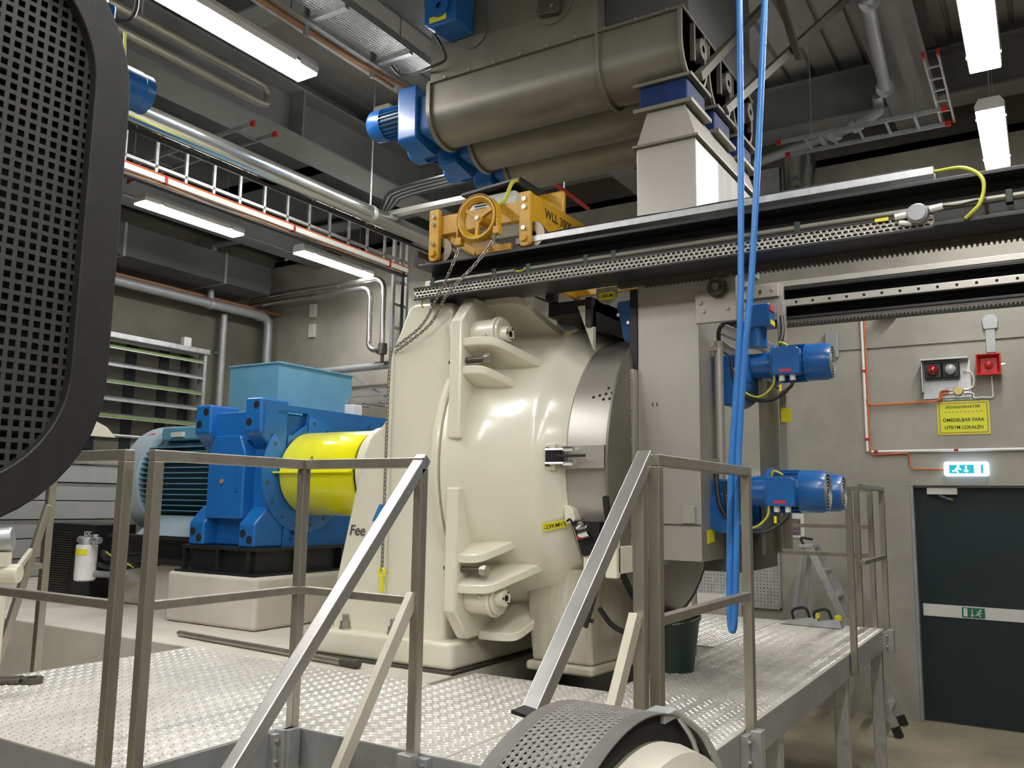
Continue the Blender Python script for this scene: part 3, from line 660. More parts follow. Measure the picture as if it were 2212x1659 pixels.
# near beam: top cable channel, conduit with clips, perforated tray
tc_ = build(B(-2.42, -.33, 3.90, 3.98, 3.365, 3.40), 'cable_channel', 'galvanised', nb, bev=.003)
parts(MB().tube(spline([(-2.42, 3.95, 3.408)]+[(-2.3+i*.2, 3.95+.006*(-1)**i, 3.412) for i in range(9)]+[(-.42, 3.95, 3.412)], 4), .012), 'cable', 'cable_black', tc_)
build(B(-.50, -.33, 3.895, 3.99, 3.335, 3.365), 'channel_bracket', 'black_beam', nb)
cd = parts(MB().cyl((-3.0, 3.905, 3.215), (-2.42, 3.905, 3.215), .016, n=14).cyl((-2.36, 3.905, 3.216), (1.5, 3.905, 3.216), .016, n=14), 'conduit', 'stainless_dull', nb)
for x in (-2.98, -2.55, -2.33, -1.98, -1.82, -.90, -.06, .8): build(B(x-.014, x+.014, 3.888, 3.93, 3.188, 3.245), 'conduit_clip', 'bucket_green', nb, bev=.004)
parts(MB().tube(spline([(-2.42, 3.905, 3.215), (-2.39, 3.90, 3.21), (-2.36, 3.905, 3.215)], 4), .006).tube(spline([(-3.0, 3.905, 3.215), (-3.05, 3.9, 3.20), (-3.06, 3.9, 3.10), (-3.05, 3.9, 3.08)], 5), .006), 'loose_cable', 'cable_yg', nb)
build(B(-3.035, -2.995, 3.89, 3.925, 3.198, 3.232), 'conduit_cap', 'white_plastic', nb, bev=.006)
PT = build(MB().perf(lambda u, v: (-3.10+u, 3.872-.0, 3.128+v), 105, 3, .0262, .0185, .0205, .0118, 8, True), 'perforated_tray', 'stainless', nb, solid=.002)
build(MB().box(-3.10, -.34, 3.868, 3.878, 3.183, 3.193).box(-3.10, -.34, 3.868, 3.878, 3.120, 3.129).box(-3.10, -.34, 3.878, 3.882, 3.120, 3.19), 'tray_back', 'black_beam', nb)
jb = thing('junction_box', 'round grey junction box with white glands on the black beam', 'junction box', (-.396, 3.865, 3.15))
build(MB().cyl((-.396, 3.885, 3.185), (-.396, 3.835, 3.185), .043, n=28), 'box', 'pipe_grey', jb, bev=.006)
build(MB().cyl((-.396, 3.836, 3.185), (-.396, 3.826, 3.185), .036, n=28), 'lid', 'pipe_grey', jb, bev=.003)
parts(MB().cyl((-.35, 3.86, 3.198), (-.30, 3.86, 3.205), .014, n=10).cyl((-.44, 3.86, 3.19), (-.485, 3.86, 3.187), .014, n=10).cyl((-.42, 3.86, 3.15), (-.47, 3.86, 3.16), .011, n=10), 'gland', 'white_plastic', jb)
build(MB().tube(spline([(-.33, 3.93, 3.385), (-.22, 3.90, 3.37), (-.15, 3.87, 3.30), (-.16, 3.86, 3.20), (-.22, 3.87, 3.14)], 8), .008), 'earth_cable', 'cable_yg', jb)
parts(MB().tube(spline([(-.30, 3.86, 3.205), (-.24, 3.86, 3.20), (-.17, 3.865, 3.21)], 6), .006), 'cable', 'cable_black', jb)
build(B(-.565, -.51, 3.858, 3.862, 3.178, 3.192), 'cable_tag', 'tape_yellow', jb)

# cream hook block hanging under the near beam with tag
tg = thing('tag_plate', 'rounded steel tag plate with yellow hand-lettered tape hanging below the beam', 'tag', (-1.99, 4.18, 3.03))
tp = rpoly([(-2.055, 3.13), (-1.925, 3.13), (-1.925, 3.07), (-1.99, 3.025), (-2.055, 3.07)], [0, 0, .04, .05, .04], 5)
build(MB().prism(tp, 'y', 4.165, 4.175), 'plate', 'stainless', tg, bev=.002)
plane_tag(tg, (-2.035, 4.165, 3.062), (-1.94, 4.165, 3.062), (-2.035, 4.165, 3.102), '-240-M1', .03, lift=.002)
cr = thing('door_carriage', 'black steel carriage bracket hanging between the runway beams above the housing', 'carriage', (-2.2, 4.7, 3.0))
build(MB().box(-2.40, -2.34, 4.20, 4.26, 3.10, 3.20).box(-2.40, -2.10, 4.24, 5.35, 3.02, 3.10), 'arm', 'black_frame', cr, bev=.006)
build(B(-2.14, -2.10, 4.20, 5.40, 2.93, 3.10), 'cross_plate', 'black_frame', cr, bev=.004)
build(MB().prism([(-2.20, 3.06), (-2.10, 3.06), (-2.10, 2.80)], 'y', 4.22, 4.26), 'gusset', 'cream', cr, bev=.004)
build(MB().prism(rpoly([(-2.0, 3.08), (-1.70, 3.08), (-1.70, 2.90), (-1.80, 2.82), (-1.95, 2.84)], .03), 'y', 4.30, 4.42), 'drive_housing', 'blue_dusty', cr, bev=.01)
k = MB()
for x, z in ((-1.98, 3.0), (-1.92, 2.95), (-1.86, 3.03)): k.cyl((x, 4.29, z), (x, 4.31, z), .01, n=8)
parts(k, 'bolt', 'chrome', cr)
# ------------------------------------------------------------------ ceiling lamps (twin tube fixtures)
def lamp(label, x, y, z=4.95, L=1.30, hang=True):
    r = thing('ceiling_lamp', label, 'lamp', (x, y, z), 'long fluorescent ceiling lamps')
    w = .104
    build(MB().prism([(x-w*.93, z+.014), (x+w*.93, z+.014), (x+w, z+.06), (x+w*.7, z+.115), (x-w*.7, z+.115), (x-w, z+.06)], 'y', y, y+L), 'housing', 'white_plastic', r, bev=.008)
    build(MB().prism([(x-w*.92, z+.014), (x-w*.88, z), (x+w*.88, z), (x+w*.92, z+.014)], 'y', y+.012, y+L-.012), 'diffuser', 'lamp_glow', r)
    k = MB()
    for yy in (y+.2, y+L-.2): k.box(x-w*1.02, x+w*1.02, yy-.02, yy+.02, z+.025, z+.05)
    parts(k, 'clip', 'galvanised', r)
    k = MB()
    for yy in (y+.2, y+L-.2): k.cyl((x, yy, z+.115), (x, yy, ZC), .005, n=6)
    parts(k, 'suspension_rod', 'galvanised', r)
    return r
lamp('largest bright lamp at the top left above the pipes', -4.35, 2.85)
lamp('bright lamp partly hidden behind the blue conveyor drives', -4.31, 4.90)
lamp('bright lamp at left just beside the black mesh panel', -7.78, 5.17)
lamp('narrow bright lamp over the steel pipes in the back left corner', -7.65, 7.27)
lamp('bright lamp cut off by the top right of the view', -.19, 5.13)
lamp('bright lamp hanging lowest at the top right above the beam end', -.20, 7.12)
for (x, nm) in ((-4.35, 'middle'), (-.2, 'right'), (1.9, 'added far right')):  # far right row is added to light camera-facing sides; other rows continue unseen
    for (y, w) in ((3.1, 'front'), (1.0, 'second'), (-1.05, 'third'), (-3.1, 'rearmost')):
        if (x < -4 and y > 3) or (x > 1 and y > 0): continue
        lamp('%s lamp of the %s row outside the view' % (w, nm), x, y)

# ------------------------------------------------------------------ feed chute, conveyors, hopper
ch = thing('feed_chute', 'tall square stainless steel feed chute dropping through the black beams', 'chute', (-1.67, 4.7, 1.67))
cx0, cx1 = -1.845, -1.50
build(B(cx0, cx1, 4.25, 4.62, 1.67, 3.93), 'lower_duct', 'stainless', ch, bev=.004)
build(B(cx0, cx1, 4.62, 5.42, 3.40, 3.93), 'upper_duct', 'duct_stain', ch, bev=.003)
build(B(cx0-.02, cx1+.02, 4.23, 5.44, 3.925, 3.94), 'flange', 'stainless_dull', ch, bev=.002)
build(MB().hexa([(cx0, 4.25, 3.94), (cx1, 4.25, 3.94), (cx1, 5.42, 3.94), (cx0, 5.42, 3.94)], [(cx0+.06, 4.26, 4.13), (cx1-.06, 4.26, 4.13), (cx1-.06, 5.42, 4.13), (cx0+.06, 5.42, 4.13)]), 'transition', 'stainless', ch)
build(B(-1.885, cx0, 4.24, 4.62, 2.675, 3.12), 'gap_shade_plate', 'black_frame', ch)  # black plate stands in for the shade between joint ring and chute
fl = build(B(-1.885, cx0, 4.20, 4.66, 1.62, 2.673), 'mounting_flange', 'stainless', ch, bev=.003)
k = MB()
for i in range(6): k.hexbolt((-1.866, 4.20, 2.62-i*.165), (0, -1, 0), .009, .012)
parts(k, 'flange_bolt', 'bolt_steel', fl)
build(B(cx0+.005, cx1-.002, 4.246, 4.25, 1.848, 1.856), 'joint_line', 'iron', ch)
build(B(-1.60, -1.53, 4.235, 4.25, 1.86, 1.95), 'hatch_hinge', 'stainless', ch, bev=.003)
build(B(cx0+.02, cx1-.02, 4.24, 4.25, 2.17, 2.185), 'stiffening_strip', 'stainless', ch)
plane_tag(ch, (cx1, 4.33, 1.755), (cx1, 4.44, 1.765), (cx1, 4.33, 1.825), '', .02, lift=.002)
k = MB()
for x in (-1.76, -1.735): k.box(x-.0025, x+.0025, 4.248, 4.25, 2.47, 2.49)
build(k, 'marker_tick', 'ink', ch)

AX = (4.40, 4.855, 5.31); ZB = 4.305; R_ = .195
for i, ya in enumerate(AX):
    lab = ('nearest and highest of the three screw conveyor troughs under the hopper', 'middle screw conveyor trough of the three above the beam', 'farthest and lowest of the three screw conveyor troughs')[i]
    t = thing('screw_conveyor', lab, 'conveyor', (-2.6, ya, ZB), 'screw conveyor troughs')
    za = ZB+R_; ztop = 4.66
    pr_ = [(ya-R_, ztop)]+[(ya-R_*math.cos(math.radians(a)), za-R_*math.sin(math.radians(a))) for a in range(0, 181, 10)]+[(ya+R_, ztop)]
    build(MB().prism(pr_, 'x', -3.27, -1.55), 'trough', 'stainless_dull', t)
    po = [(ya-R_-.022, ztop)]+[(ya-(R_+.022)*math.cos(math.radians(a)), za-(R_+.022)*math.sin(math.radians(a))) for a in range(0, 181, 10)]+[(ya+R_+.022, ztop)]
    ef = build(MB().prism(po, 'x', -3.30, -3.27), 'end_flange', 'stainless_dull', t)
    build(MB().prism(po, 'x', -1.57, -1.55), 'end_flange', 'stainless_dull', t)
    if i == 0: build(MB().prism(po, 'x', -2.075, -2.055), 'joint_flange', 'stainless_dull', t)
    dr = thing('conveyor_drive', ('blue gear motor of the nearest screw conveyor in front of the lamp', 'blue gear drive at the left end of the middle screw conveyor', 'blue gear drive at the left end of the farthest screw conveyor')[i], 'gear motor', (-3.5, ya, 4.4), 'blue screw conveyor drives')
    build(MB().prism(rpoly([(ya-.16, ZB+.03), (ya+.06, ZB-.02), (ya+.17, ZB+.10), (ya+.17, ztop-.02), (ya-.17, ztop+.06)], .03), 'x', -3.58, -3.42), 'gear_case', 'blue', dr, bev=.012, seg=3)
    build(MB().prism(rpoly([(ya-.13, ZB+.08), (ya+.13, ZB+.06), (ya+.14, ztop-.06), (ya-.13, ztop)], .04), 'x', -3.42, -3.305), 'adapter', 'blue_dusty', dr, bev=.01)
    zm = 4.58
    build(MB().cyl((-3.60, ya, zm), (-3.83, ya, zm), .098, n=28), 'stator', 'fin_dark', dr)
    k = MB()
    for a in range(0, 360, 15): k.bar((-3.61, ya+.10*math.cos(math.radians(a)), zm+.10*math.sin(math.radians(a))), (-3.80, ya+.10*math.cos(math.radians(a)), zm+.10*math.sin(math.radians(a))), .005, .02, (0, math.cos(math.radians(a)), math.sin(math.radians(a))))
    build(k, 'fins', 'blue', dr, smooth=False)['kind'] = 'stuff'
    build(MB().lathe([(0, .112), (-.10, .112), (-.125, .095), (-.13, .02)], (-3.80, ya, zm), 'x', 28), 'fan_cover', 'blue', dr)
    bx = thing('chute_collar', ('dark blue flexible collar under the nearest conveyor outlet', 'dark blue flexible collar under the middle conveyor outlet', 'dark blue flexible collar under the farthest conveyor outlet')[i], 'collar', (-1.68, ya, 4.14), 'blue outlet collars on the chute')
    build(B(-1.83, -1.545, ya-.145, ya+.145, 4.155, 4.29), 'sleeve', 'blue_dark', bx, bev=.012)
    build(B(-1.86, -1.515, ya-.165, ya+.165, 4.133, 4.155), 'lower_clamp', 'stainless_dull', bx)
    build(B(-1.86, -1.515, ya-.165, ya+.165, 4.285, 4.303), 'upper_clamp', 'stainless_dull', bx)
    bb = thing('screw_bearing', ('flange bearing on the right end of the nearest conveyor', 'flange bearing on the right end of the middle conveyor', 'flange bearing on the right end of the farthest conveyor')[i], 'bearing', (-1.5, ya, 4.45), 'conveyor end bearings')
    build(MB().lathe([(0, .02), (0, .07), (.05, .06), (.05, .02)], (-1.55, ya, 4.50), 'x', 20), 'bearing', 'iron', bb)
    for sg_ in (-1, 1): build(B(-1.545, -1.52, ya+sg_*.085-.012, ya+sg_*.085+.012, 4.40, 4.62), 'support_bar', 'iron', bb)
hp = thing('hopper', 'big dull stainless steel hopper box above the screw conveyors', 'hopper', (-2.6, 4.8, 4.67))
build(B(-3.28, -2.065, 4.20, 5.50, 4.675, 6.2), 'bin', 'stainless_dull', hp)
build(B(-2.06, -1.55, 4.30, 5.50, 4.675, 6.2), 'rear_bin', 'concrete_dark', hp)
build(B(-3.29, -1.54, 4.185, 5.52, 4.66, 4.675), 'flange', 'stainless_dull', hp)
k = MB()
for i in range(9): k.hexbolt((-3.15+i*.19, 4.185, 4.668), (0, -1, 0), .009, .009)
parts(k, 'flange_bolt', 'bolt_steel', hp)
build(MB().lathe([(0, .02), (0, .115), (-.012, .115), (-.012, .02)], (-2.95, 4.20, 4.93), 'y', 32), 'shaft_plate', 'stainless_dull', hp)
build(MB().lathe([(0, .02), (0, .125), (-.012, .125), (-.012, .02)], (-2.36, 4.20, 4.93), 'y', 32), 'shaft_plate', 'stainless_dull', hp)
fbk = build(MB().prism(rpoly([(-2.45, 4.86), (-2.30, 4.84), (-2.28, 5.0), (-2.42, 5.02)], .02), 'y', 4.14, 4.188), 'flange_bearing', 'iron', hp, bev=.006)
build(MB().cyl((-2.40, 4.135, 4.965), (-2.40, 4.142, 4.965), .024, n=14).cyl((-2.34, 4.135, 4.89), (-2.34, 4.142, 4.89), .011, n=10), 'bearing_cap', 'bolt_steel', fbk)
hm = thing('hopper_drive', 'blue gear motor hanging on the front of the steel hopper with yellow tag', 'gear motor', (-3.05, 4.1, 4.85))
build(MB().prism(rpoly([(-3.18, 4.93), (-3.13, 4.90), (-2.93, 4.90), (-2.93, 5.25), (-3.17, 5.25)], .02), 'y', 3.98, 4.19), 'gear_case', 'blue', hm, bev=.012)
build(MB().lathe([(0, .02), (0, .07), (-.015, .075), (-.015, .02)], (-3.05, 3.98, 5.02), 'y', 24), 'cover', 'blue', hm)
build(MB().cyl((-3.05, 4.08, 5.25), (-3.05, 4.08, 5.65), .11, n=24), 'motor', 'blue', hm, bev=.01)
plane_tag(hm, (-3.13, 3.98, 4.925), (-3.0, 3.98, 4.925), (-3.13, 3.98, 4.965), '', .02, lift=.002)
parts(MB().tube(spline([(-3.25, 4.12, 5.32), (-3.26, 4.1, 5.15), (-3.20, 4.08, 4.98), (-3.12, 4.10, 4.83), (-3.12, 4.14, 4.76), (-3.25, 4.14, 4.74), (-3.45, 4.2, 4.77), (-3.55, 4.2, 4.80), (-3.62, 4.2, 4.88)], 6), .009), 'cable', 'cable_black', hm)
parts(MB().tube([(-3.255, 4.12, 5.32), (-3.25, 4.12, 5.28)], .014), 'gland', 'white_plastic', hm)

# ------------------------------------------------------------------ lifting trolley on the runway
tr = thing('lifting_trolley', 'amber yellow lifting trolley with hand wheel marked WLL 3000 KG on the black beam', 'trolley', (-2.65, 4.8, 3.336))
CY = 'crane_yellow'
build(B(-2.94, -2.35, 3.90, 3.95, 3.50, 3.615), 'front_member', CY, tr, bev=.005)
build(B(-2.94, -2.35, 5.62, 5.67, 3.50, 3.615), 'rear_member', CY, tr, bev=.005)
build(B(-2.365, -2.325, 3.90, 5.67, 3.47, 3.655), 'side_member', CY, tr, bev=.006)
build(B(-2.97, -2.93, 3.93, 5.67, 3.48, 3.62), 'side_member', CY, tr, bev=.006)
build(B(-2.53, -2.335, 4.30, 4.34, 3.60, 3.80), 'hook_plate', CY, tr, bev=.02, seg=3)
for x in (-2.965, -2.345):
    l = build(MB().prism(rpoly([(x-.035, 3.34), (x+.035, 3.34), (x+.035, 3.65), (x-.035, 3.65)], [.035, .035, .01, .01]), 'y', 3.87, 3.90), 'leg', CY, tr, bev=.004)
    k = MB()
    for z in (3.605, 3.56): k.cyl((x, 3.87, z), (x, 3.858, z), .0125, n=12)
    k.cyl((x, 3.87, 3.44), (x, 3.855, 3.44), .013, n=6)
    parts(k, 'bolt', 'chrome', l)
    build(MB().cyl((x, 3.87, 3.385), (x, 3.853, 3.385), .021, n=6), 'axle_nut', CY, l)
    for y in (3.90, 5.60):
        build(MB().lathe([(0, .02), (0, .072), (.02, .072), (.025, .060), (.07, .060), (.07, .02)], (x+.035, y+.005, 3.4085), 'y', 32), 'wheel', 'wheel_steel', tr)
hw = build(MB().lathe([(0, .093), (-.012, .098), (-.028, .115), (-.028, .124), (-.012, .126), (.012, .126), (.028, .124), (.028, .115), (.012, .098)], (-2.60, 3.80, 3.515), 'y', 40, close=True), 'hand_wheel', CY, tr)
for a in (25, 145, 265): build(MB().bar((-2.60, 3.80, 3.515), (-2.60+.1*math.cos(math.radians(a)), 3.80, 3.515+.1*math.sin(math.radians(a))), .022, .022, (0, 1, 0)), 'spoke', CY, hw, bev=.003)
build(MB().cyl((-2.60, 3.79, 3.515), (-2.60, 3.93, 3.515), .03, n=18), 'hub', CY, hw, bev=.004)
build(MB().cyl((-2.60, 3.79, 3.515), (-2.60, 3.778, 3.515), .014, n=6), 'hub_nut', 'chrome', hw)
gd = MB()
prev = None
for a in range(-10, 191, 10):
    c, s_ = math.cos(math.radians(a)), math.sin(math.radians(a))
    q = [(-2.60+r*c, y, 3.515+r*s_) for r in (.132, .135) for y in (3.775, 3.825)]
    if prev: gd.hexa([prev[0], prev[1], prev[3], prev[2]], [q[0], q[1], q[3], q[2]])
    prev = q
gd.box(-2.735, -2.728, 3.78, 3.82, 3.40, 3.50).box(-2.472, -2.465, 3.78, 3.82, 3.42, 3.50)
build(gd, 'chain_guard', CY, tr)
for x, z in ((-2.725, 3.375), (-2.475, 3.405)): build(B(x-.02, x+.02, 3.778, 3.822, z, z+.045), 'chain_guide', CY, tr, bev=.006)
parts(MB().bar((-2.88, 3.93, 3.47), (-2.70, 3.93, 3.37), .02, .04).bar((-2.70, 3.93, 3.37), (-2.46, 3.93, 3.37), .02, .04), 'tie_bar', CY, tr, bev=.004)
text('WLL 3000 KG', .075, 'ink', tr, (-2.3235, 4.06, 3.555), (math.pi/2, 0, math.pi/2), bold=.0005)
cb_ = thing('control_cabinet', 'light grey motor box with louvre slots and dark lid behind the yellow trolley', 'motor box', (-2.62, 4.2, 3.615))
build(B(-2.92, -2.58, 4.15, 4.45, 3.616, 3.80), 'body', 'white_paint', cb_, bev=.02, seg=3)
build(MB().prism([(-2.94, 3.80), (-2.52, 3.83), (-2.52, 3.85), (-2.94, 3.82)], 'y', 4.10, 4.48), 'lid', 'black_frame', cb_, bev=.004)
k = MB()
for i in range(4): k.box(-2.87, -2.79+i*.008, 4.147, 4.151, 3.715+i*.018, 3.722+i*.018)
parts(k, 'louvre', 'dark_hole', cb_)
build(MB().tube(spline([(-2.55, 4.13, 3.84), (-2.50, 3.98, 3.76), (-2.49, 3.9, 3.64), (-2.52, 3.88, 3.60)], 6), .011), 'earth_cable', 'cable_yg', cb_)

# ------------------------------------------------------------------ hand chain, one link after another
lk = MB(); L_, W_, r_ = .0155, .0075, .0032
path = arc((L_-W_, 0, 0), W_, -90, 90, 5, 'xz')+arc((-(L_-W_), 0, 0), W_, 90, 270, 5, 'xz')
pts = [V(p) for p in path]; n = len(pts)
for i, p in enumerate(pts):
    t = (pts[(i+1) % n]-pts[i-1]).normalized(); a = V((0, 1, 0)); b = t.cross(a)
    lk.v += [tuple(p+(a*math.cos(2*math.pi*q/5)+b*math.sin(2*math.pi*q/5))*r_) for q in range(5)]
lk.f = [(i*5+q, i*5+(q+1) % 5, ((i+1) % n)*5+(q+1) % 5, ((i+1) % n)*5+q) for i in range(n) for q in range(5)]
def chain(label, pts, step=.0245):
    c = thing('hand_chain', label, 'chain', pts[-1], 'steel hand chains')
    P = spline(pts, 14); d = 0; out = []
    for i in range(len(P)-1):
        seg = P[i+1]-P[i]; L = seg.length
        while d <= L: out.append((P[i]+seg*(d/L), seg.normalized())); d += step
        d -= L
    first = None
    for i, (p, t) in enumerate(out):
        if first is None:
            o = build(MB().add(lk.v, lk.f), 'link', 'chain_steel', None, org=(0, 0, 0)); first = o; o.parent = c
        else: o = first.copy(); COL.objects.link(o)
        side = V((0, 1, 0)) if abs(t.y) < .9 else V((1, 0, 0))
        side = (side-t*side.dot(t)).normalized(); up = t.cross(side)
        if i % 2: side, up = up, -side
        mx = Matrix((t, side, up)).transposed().to_4x4(); mx.translation = p-V(pts[-1]); o.parent = c; o.matrix_local = mx
    return c
chain('left strand of the steel hand chain slung from the hand wheel to the frame', [(-2.725, 3.80, 3.37), (-2.78, 3.79, 3.24), (-2.90, 3.83, 3.10), (-3.08, 3.93, 2.98), (-3.30, 3.965, 2.875)])
chain('right strand of the steel hand chain slung from the hand wheel to the frame', [(-2.475, 3.80, 3.40), (-2.60, 3.79, 3.26), (-2.80, 3.80, 3.11), (-3.0, 3.90, 2.97), (-3.30, 3.965, 2.845)])
ck = chain('long steel hand chain hanging straight down the cream frame to a yellow hook', [(-3.33, 3.955, 2.86), (-3.335, 3.95, 2.6), (-3.335, 3.95, 2.0), (-3.335, 3.95, 1.56)])
hk = thing('chain_hook', 'small yellow lifting hook at the end of the long hand chain', 'hook', (-3.335, 3.94, 1.42))
build(MB().tube(arc((-3.335, 3.95, 1.535), .022, 0, 360, 14, 'xz'), .009), 'eye', 'tape_yellow', hk)
build(B(-3.347, -3.323, 3.94, 3.96, 1.415, 1.51), 'shank', 'tape_yellow', hk, bev=.005)

# ------------------------------------------------------------------ geared drives at the right of the chute
def gearmotor(label, x, y, z, L, r, gear=True, gland=True):
    g = thing('geared_motor', label, 'gear motor', (x, y, z-r), 'blue geared motors beside the chute')
    xs = x+L
    build(MB().lathe([(0, .02), (0, r*.80), (.10, r*.70), (.20, r*.78), (.20, .02)], (x, y, z), 'x', 28), 'gear_neck', 'blue', g)
    build(MB().lathe([(0, .02), (0, r*1.15), (.022, r*1.15), (.022, .02)], (x+.20, y, z), 'x', 32), 'flange', 'blue', g, bev=.003)
    build(MB().cyl((x+.22, y, z), (xs-.13, y, z), r*.90, n=28), 'stator', 'fin_dark', g)
    nf = 18
    for q in range(nf):
        a = 2*math.pi*q/nf; u = V((0, math.cos(a), math.sin(a)))
        fo = build(MB().bar(V((x+.24, y, z))+u*r*.93, V((xs-.13, y, z))+u*r*.93, .005, .024, u), 'cooling_fin', 'blue', g)
    fc = build(MB().lathe([(0, r*1.02), (.10, r*1.02), (.13, r*.92), (.13, r*.86)], (xs-.13, y, z), 'x', 32), 'fan_cover', 'blue', g)
    build(MB().lathe([(0, .005), (0, r*.88)], (xs-.004, y, z), 'x', 32), 'fan_grille', 'dark_hole', g)
    for q in range(5): build(MB().lathe([(-.0015, r*(.18+.16*q)), (-.0015, r*(.235+.16*q)), (.0015, r*(.235+.16*q)), (.0015, r*(.18+.16*q))], (xs-.001, y, z), 'x', 28, close=True), 'grille_ring', 'galvanised', fc)
    tb = build(MB().prism(rpoly([(x+.225, z-.075), (x+.365, z-.075), (x+.365, z+.055), (x+.345, z+.07), (x+.225, z+.07)], .01), 'y', y-r-.055, y-r*.7), 'terminal_box', 'blue', g, bev=.006)
    build(B(x+.262, x+.322, y-r-.0565, y-r-.0545, z-.062, z-.048), 'red_plate', 'red_tag', tb)
    if gland:
        for gx in (.255, .31): parts(MB().cyl((x+gx+.012, y-r-.02, z-.075), (x+gx+.012, y-r-.02, z-.105), .015, n=10), 'gland', 'white_plastic', tb)
        build(MB().tube(spline([(x+.322, y-r-.02, z-.10), (x+.31, y-r-.03, z-.14), (x+.22, y-r-.03, z-.20), (x+.10, y-r-.02, z-.19), (x+.02, y-r-.02, z-.10), (x+.0, y-r-.02, z+.05)], 6), .010), 'power_cable', 'cable_black', g)
        build(MB().tube(spline([(x+.24, y-r-.01, z+.07), (x+.26, y-r-.02, z+.10), (x+.30, y-r-.01, z+.08)], 5), .006).tube(spline([(x+.232, y-r-.03, z-.06), (x+.22, y-r-.03, z-.13), (x+.15, y-r-.04, z-.185), (x+.06, y-r-.03, z-.14), (x+.02, y-r-.03, z-.02)], 6), .006), 'earth_cable', 'cable_yg', g)
        build(B(x+.255, x+.268, y-r-.035, y-r-.03, z-.16, z-.125), 'cable_tag', 'tape_yellow', g)
    if gear:
        build(MB().cyl((x-.02, y-.11, z-.115), (x-.02, y+.13, z-.115), .105, n=32).box(x-.12, x+.09, y-.09, y+.11, z-.10, z+.06), 'gear_case', 'blue', g, bev=.012)
    return g
gearmotor('upper blue geared motor by the blue hoses', -1.405, 4.60, 2.705, .50, .095)
gearmotor('nearer lower blue geared motor above the right guard rail', -1.42, 4.50, 2.03, .49, .105)
gearmotor('farther lower blue geared motor half hidden behind its twin', -1.42, 4.84, 2.03, .50, .098, gland=False)
# carriage plates, pinion and small motor on the right
sp = thing('drive_carriage', 'dull steel drive carriage plate with gear pinion below the near beam', 'carriage', (-1.4, 4.4, 2.88))
build(B(-1.50, -1.285, 4.20, 4.235, 2.885, 3.13), 'plate', 'stainless', sp, bev=.003)
pg = MB(); NT = 20; pts = []
for i in range(NT*2):
    a = 2*math.pi*i/(NT*2); r = .055 if i % 2 else .043; pts.append((-1.375+r*math.cos(a), 3.06+r*math.sin(a)))
gp_ = build(MB().prism(pts, 'y', 4.165, 4.20), 'pinion', 'iron', sp, bev=.002)
build(MB().cyl((-1.375, 4.15, 3.06), (-1.375, 4.2, 3.06), .018, n=14), 'pinion_shaft', 'bolt_steel', gp_)
for (x, z) in ((-1.47, 2.99), (-1.455, 2.945), (-1.33, 2.95), (-1.47, 3.05)): build(MB().hexbolt((x, 4.20, z), (0, -1, 0), .011, .01), 'plate_bolt', 'bolt_steel', sp)
parts(MB().bar((-1.45, 4.45, 2.90), (-1.22, 4.80, 2.80), .03, .06).bar((-1.47, 4.50, 2.82), (-1.2, 4.85, 2.60), .03, .05), 'stay', 'stainless', sp, bev=.004)
for (x, y, z0, z1) in ((-1.235, 4.90, 1.72, 3.10), (-1.31, 4.98, 1.72, 2.75)):
    build(B(x-.02, x+.02, y-.03, y+.03, z0, z1), 'upright', 'stainless', sp, bev=.003)
build(B(-1.30, -1.28, 4.62, 4.95, 1.70, 2.75), 'rear_sheet', 'stainless_dull', sp)
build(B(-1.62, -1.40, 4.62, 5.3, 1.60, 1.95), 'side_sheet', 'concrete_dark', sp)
plane_tag(sp, (-1.245, 4.868, 2.42), (-1.19, 4.868, 2.42), (-1.245, 4.868, 2.50), '', .02, lift=.003)
vb = build(MB().cyl((-1.46, 4.45, 2.07), (-1.46, 4.45, 2.83), .024, n=16), 'cable_pipe', 'stainless', sp)
build(MB().tube(spline([(-1.46, 4.45, 2.83), (-1.45, 4.44, 2.90), (-1.40, 4.46, 2.95), (-1.36, 4.5, 2.96)], 6), .012), 'pipe_cable', 'cable_black', vb)
for z in (2.79, 2.19): build(B(-1.50, -1.46, 4.42, 4.43, z-.012, z+.012), 'pipe_bracket', 'bolt_steel', vb)
fl_ = build(MB().lathe([(0, .02), (0, .105), (.012, .115), (.03, .09), (.05, .10), (.06, .06), (.06, .02)], (-1.50, 4.60, 1.93), 'x', 28), 'shaft_flange', 'chrome', sp)
parts(MB().tube(spline([(-1.22, 4.84, 3.02), (-1.21, 4.80, 2.90), (-1.25, 4.74, 2.78), (-1.30, 4.66, 2.72)], 6), .012).tube(spline([(-1.47, 4.40, 2.16), (-1.46, 4.38, 2.05), (-1.44, 4.37, 1.95), (-1.40, 4.38, 1.88)], 6), .012), 'loop_cable', 'cable_black', sp)
lg = thing('guide_block', 'stainless guide block clamped on the far runway beam with small bolts', 'guide block', (-1.42, 5.38, 3.11))
build(B(-1.63, -1.34, 5.36, 5.40, 3.12, 3.335), 'plate', 'stainless', lg, bev=.004)
build(B(-1.62, -1.36, 5.33, 5.36, 3.26, 3.345), 'upper_block', 'stainless', lg, bev=.004)
for (x, z) in ((-1.47, 3.30), (-1.40, 3.305), (-1.38, 3.15), (-1.43, 3.15)): parts(MB().hexbolt((x, 5.33 if z > 3.2 else 5.36, z), (0, -1, 0), .011, .01), 'bolt', 'chrome', lg)
build(B(-1.66, -1.58, 5.30, 5.44, 3.2, 3.44), 'end_plate', 'white_paint', lg)
sm = thing('small_drive', 'small blue box motor beside the blue hoses under the beam', 'motor', (-1.24, 4.5, 2.9))
build(B(-1.33, -1.20, 4.50, 4.62, 2.90, 3.03), 'body', 'blue', sm, bev=.012)
build(B(-1.205, -1.196, 4.51, 4.60, 2.99, 3.02), 'red_plate', 'red_tag', sm)
build(B(-1.205, -1.196, 4.52, 4.60, 2.915, 2.94), 'tag', 'tape_yellow', sm)
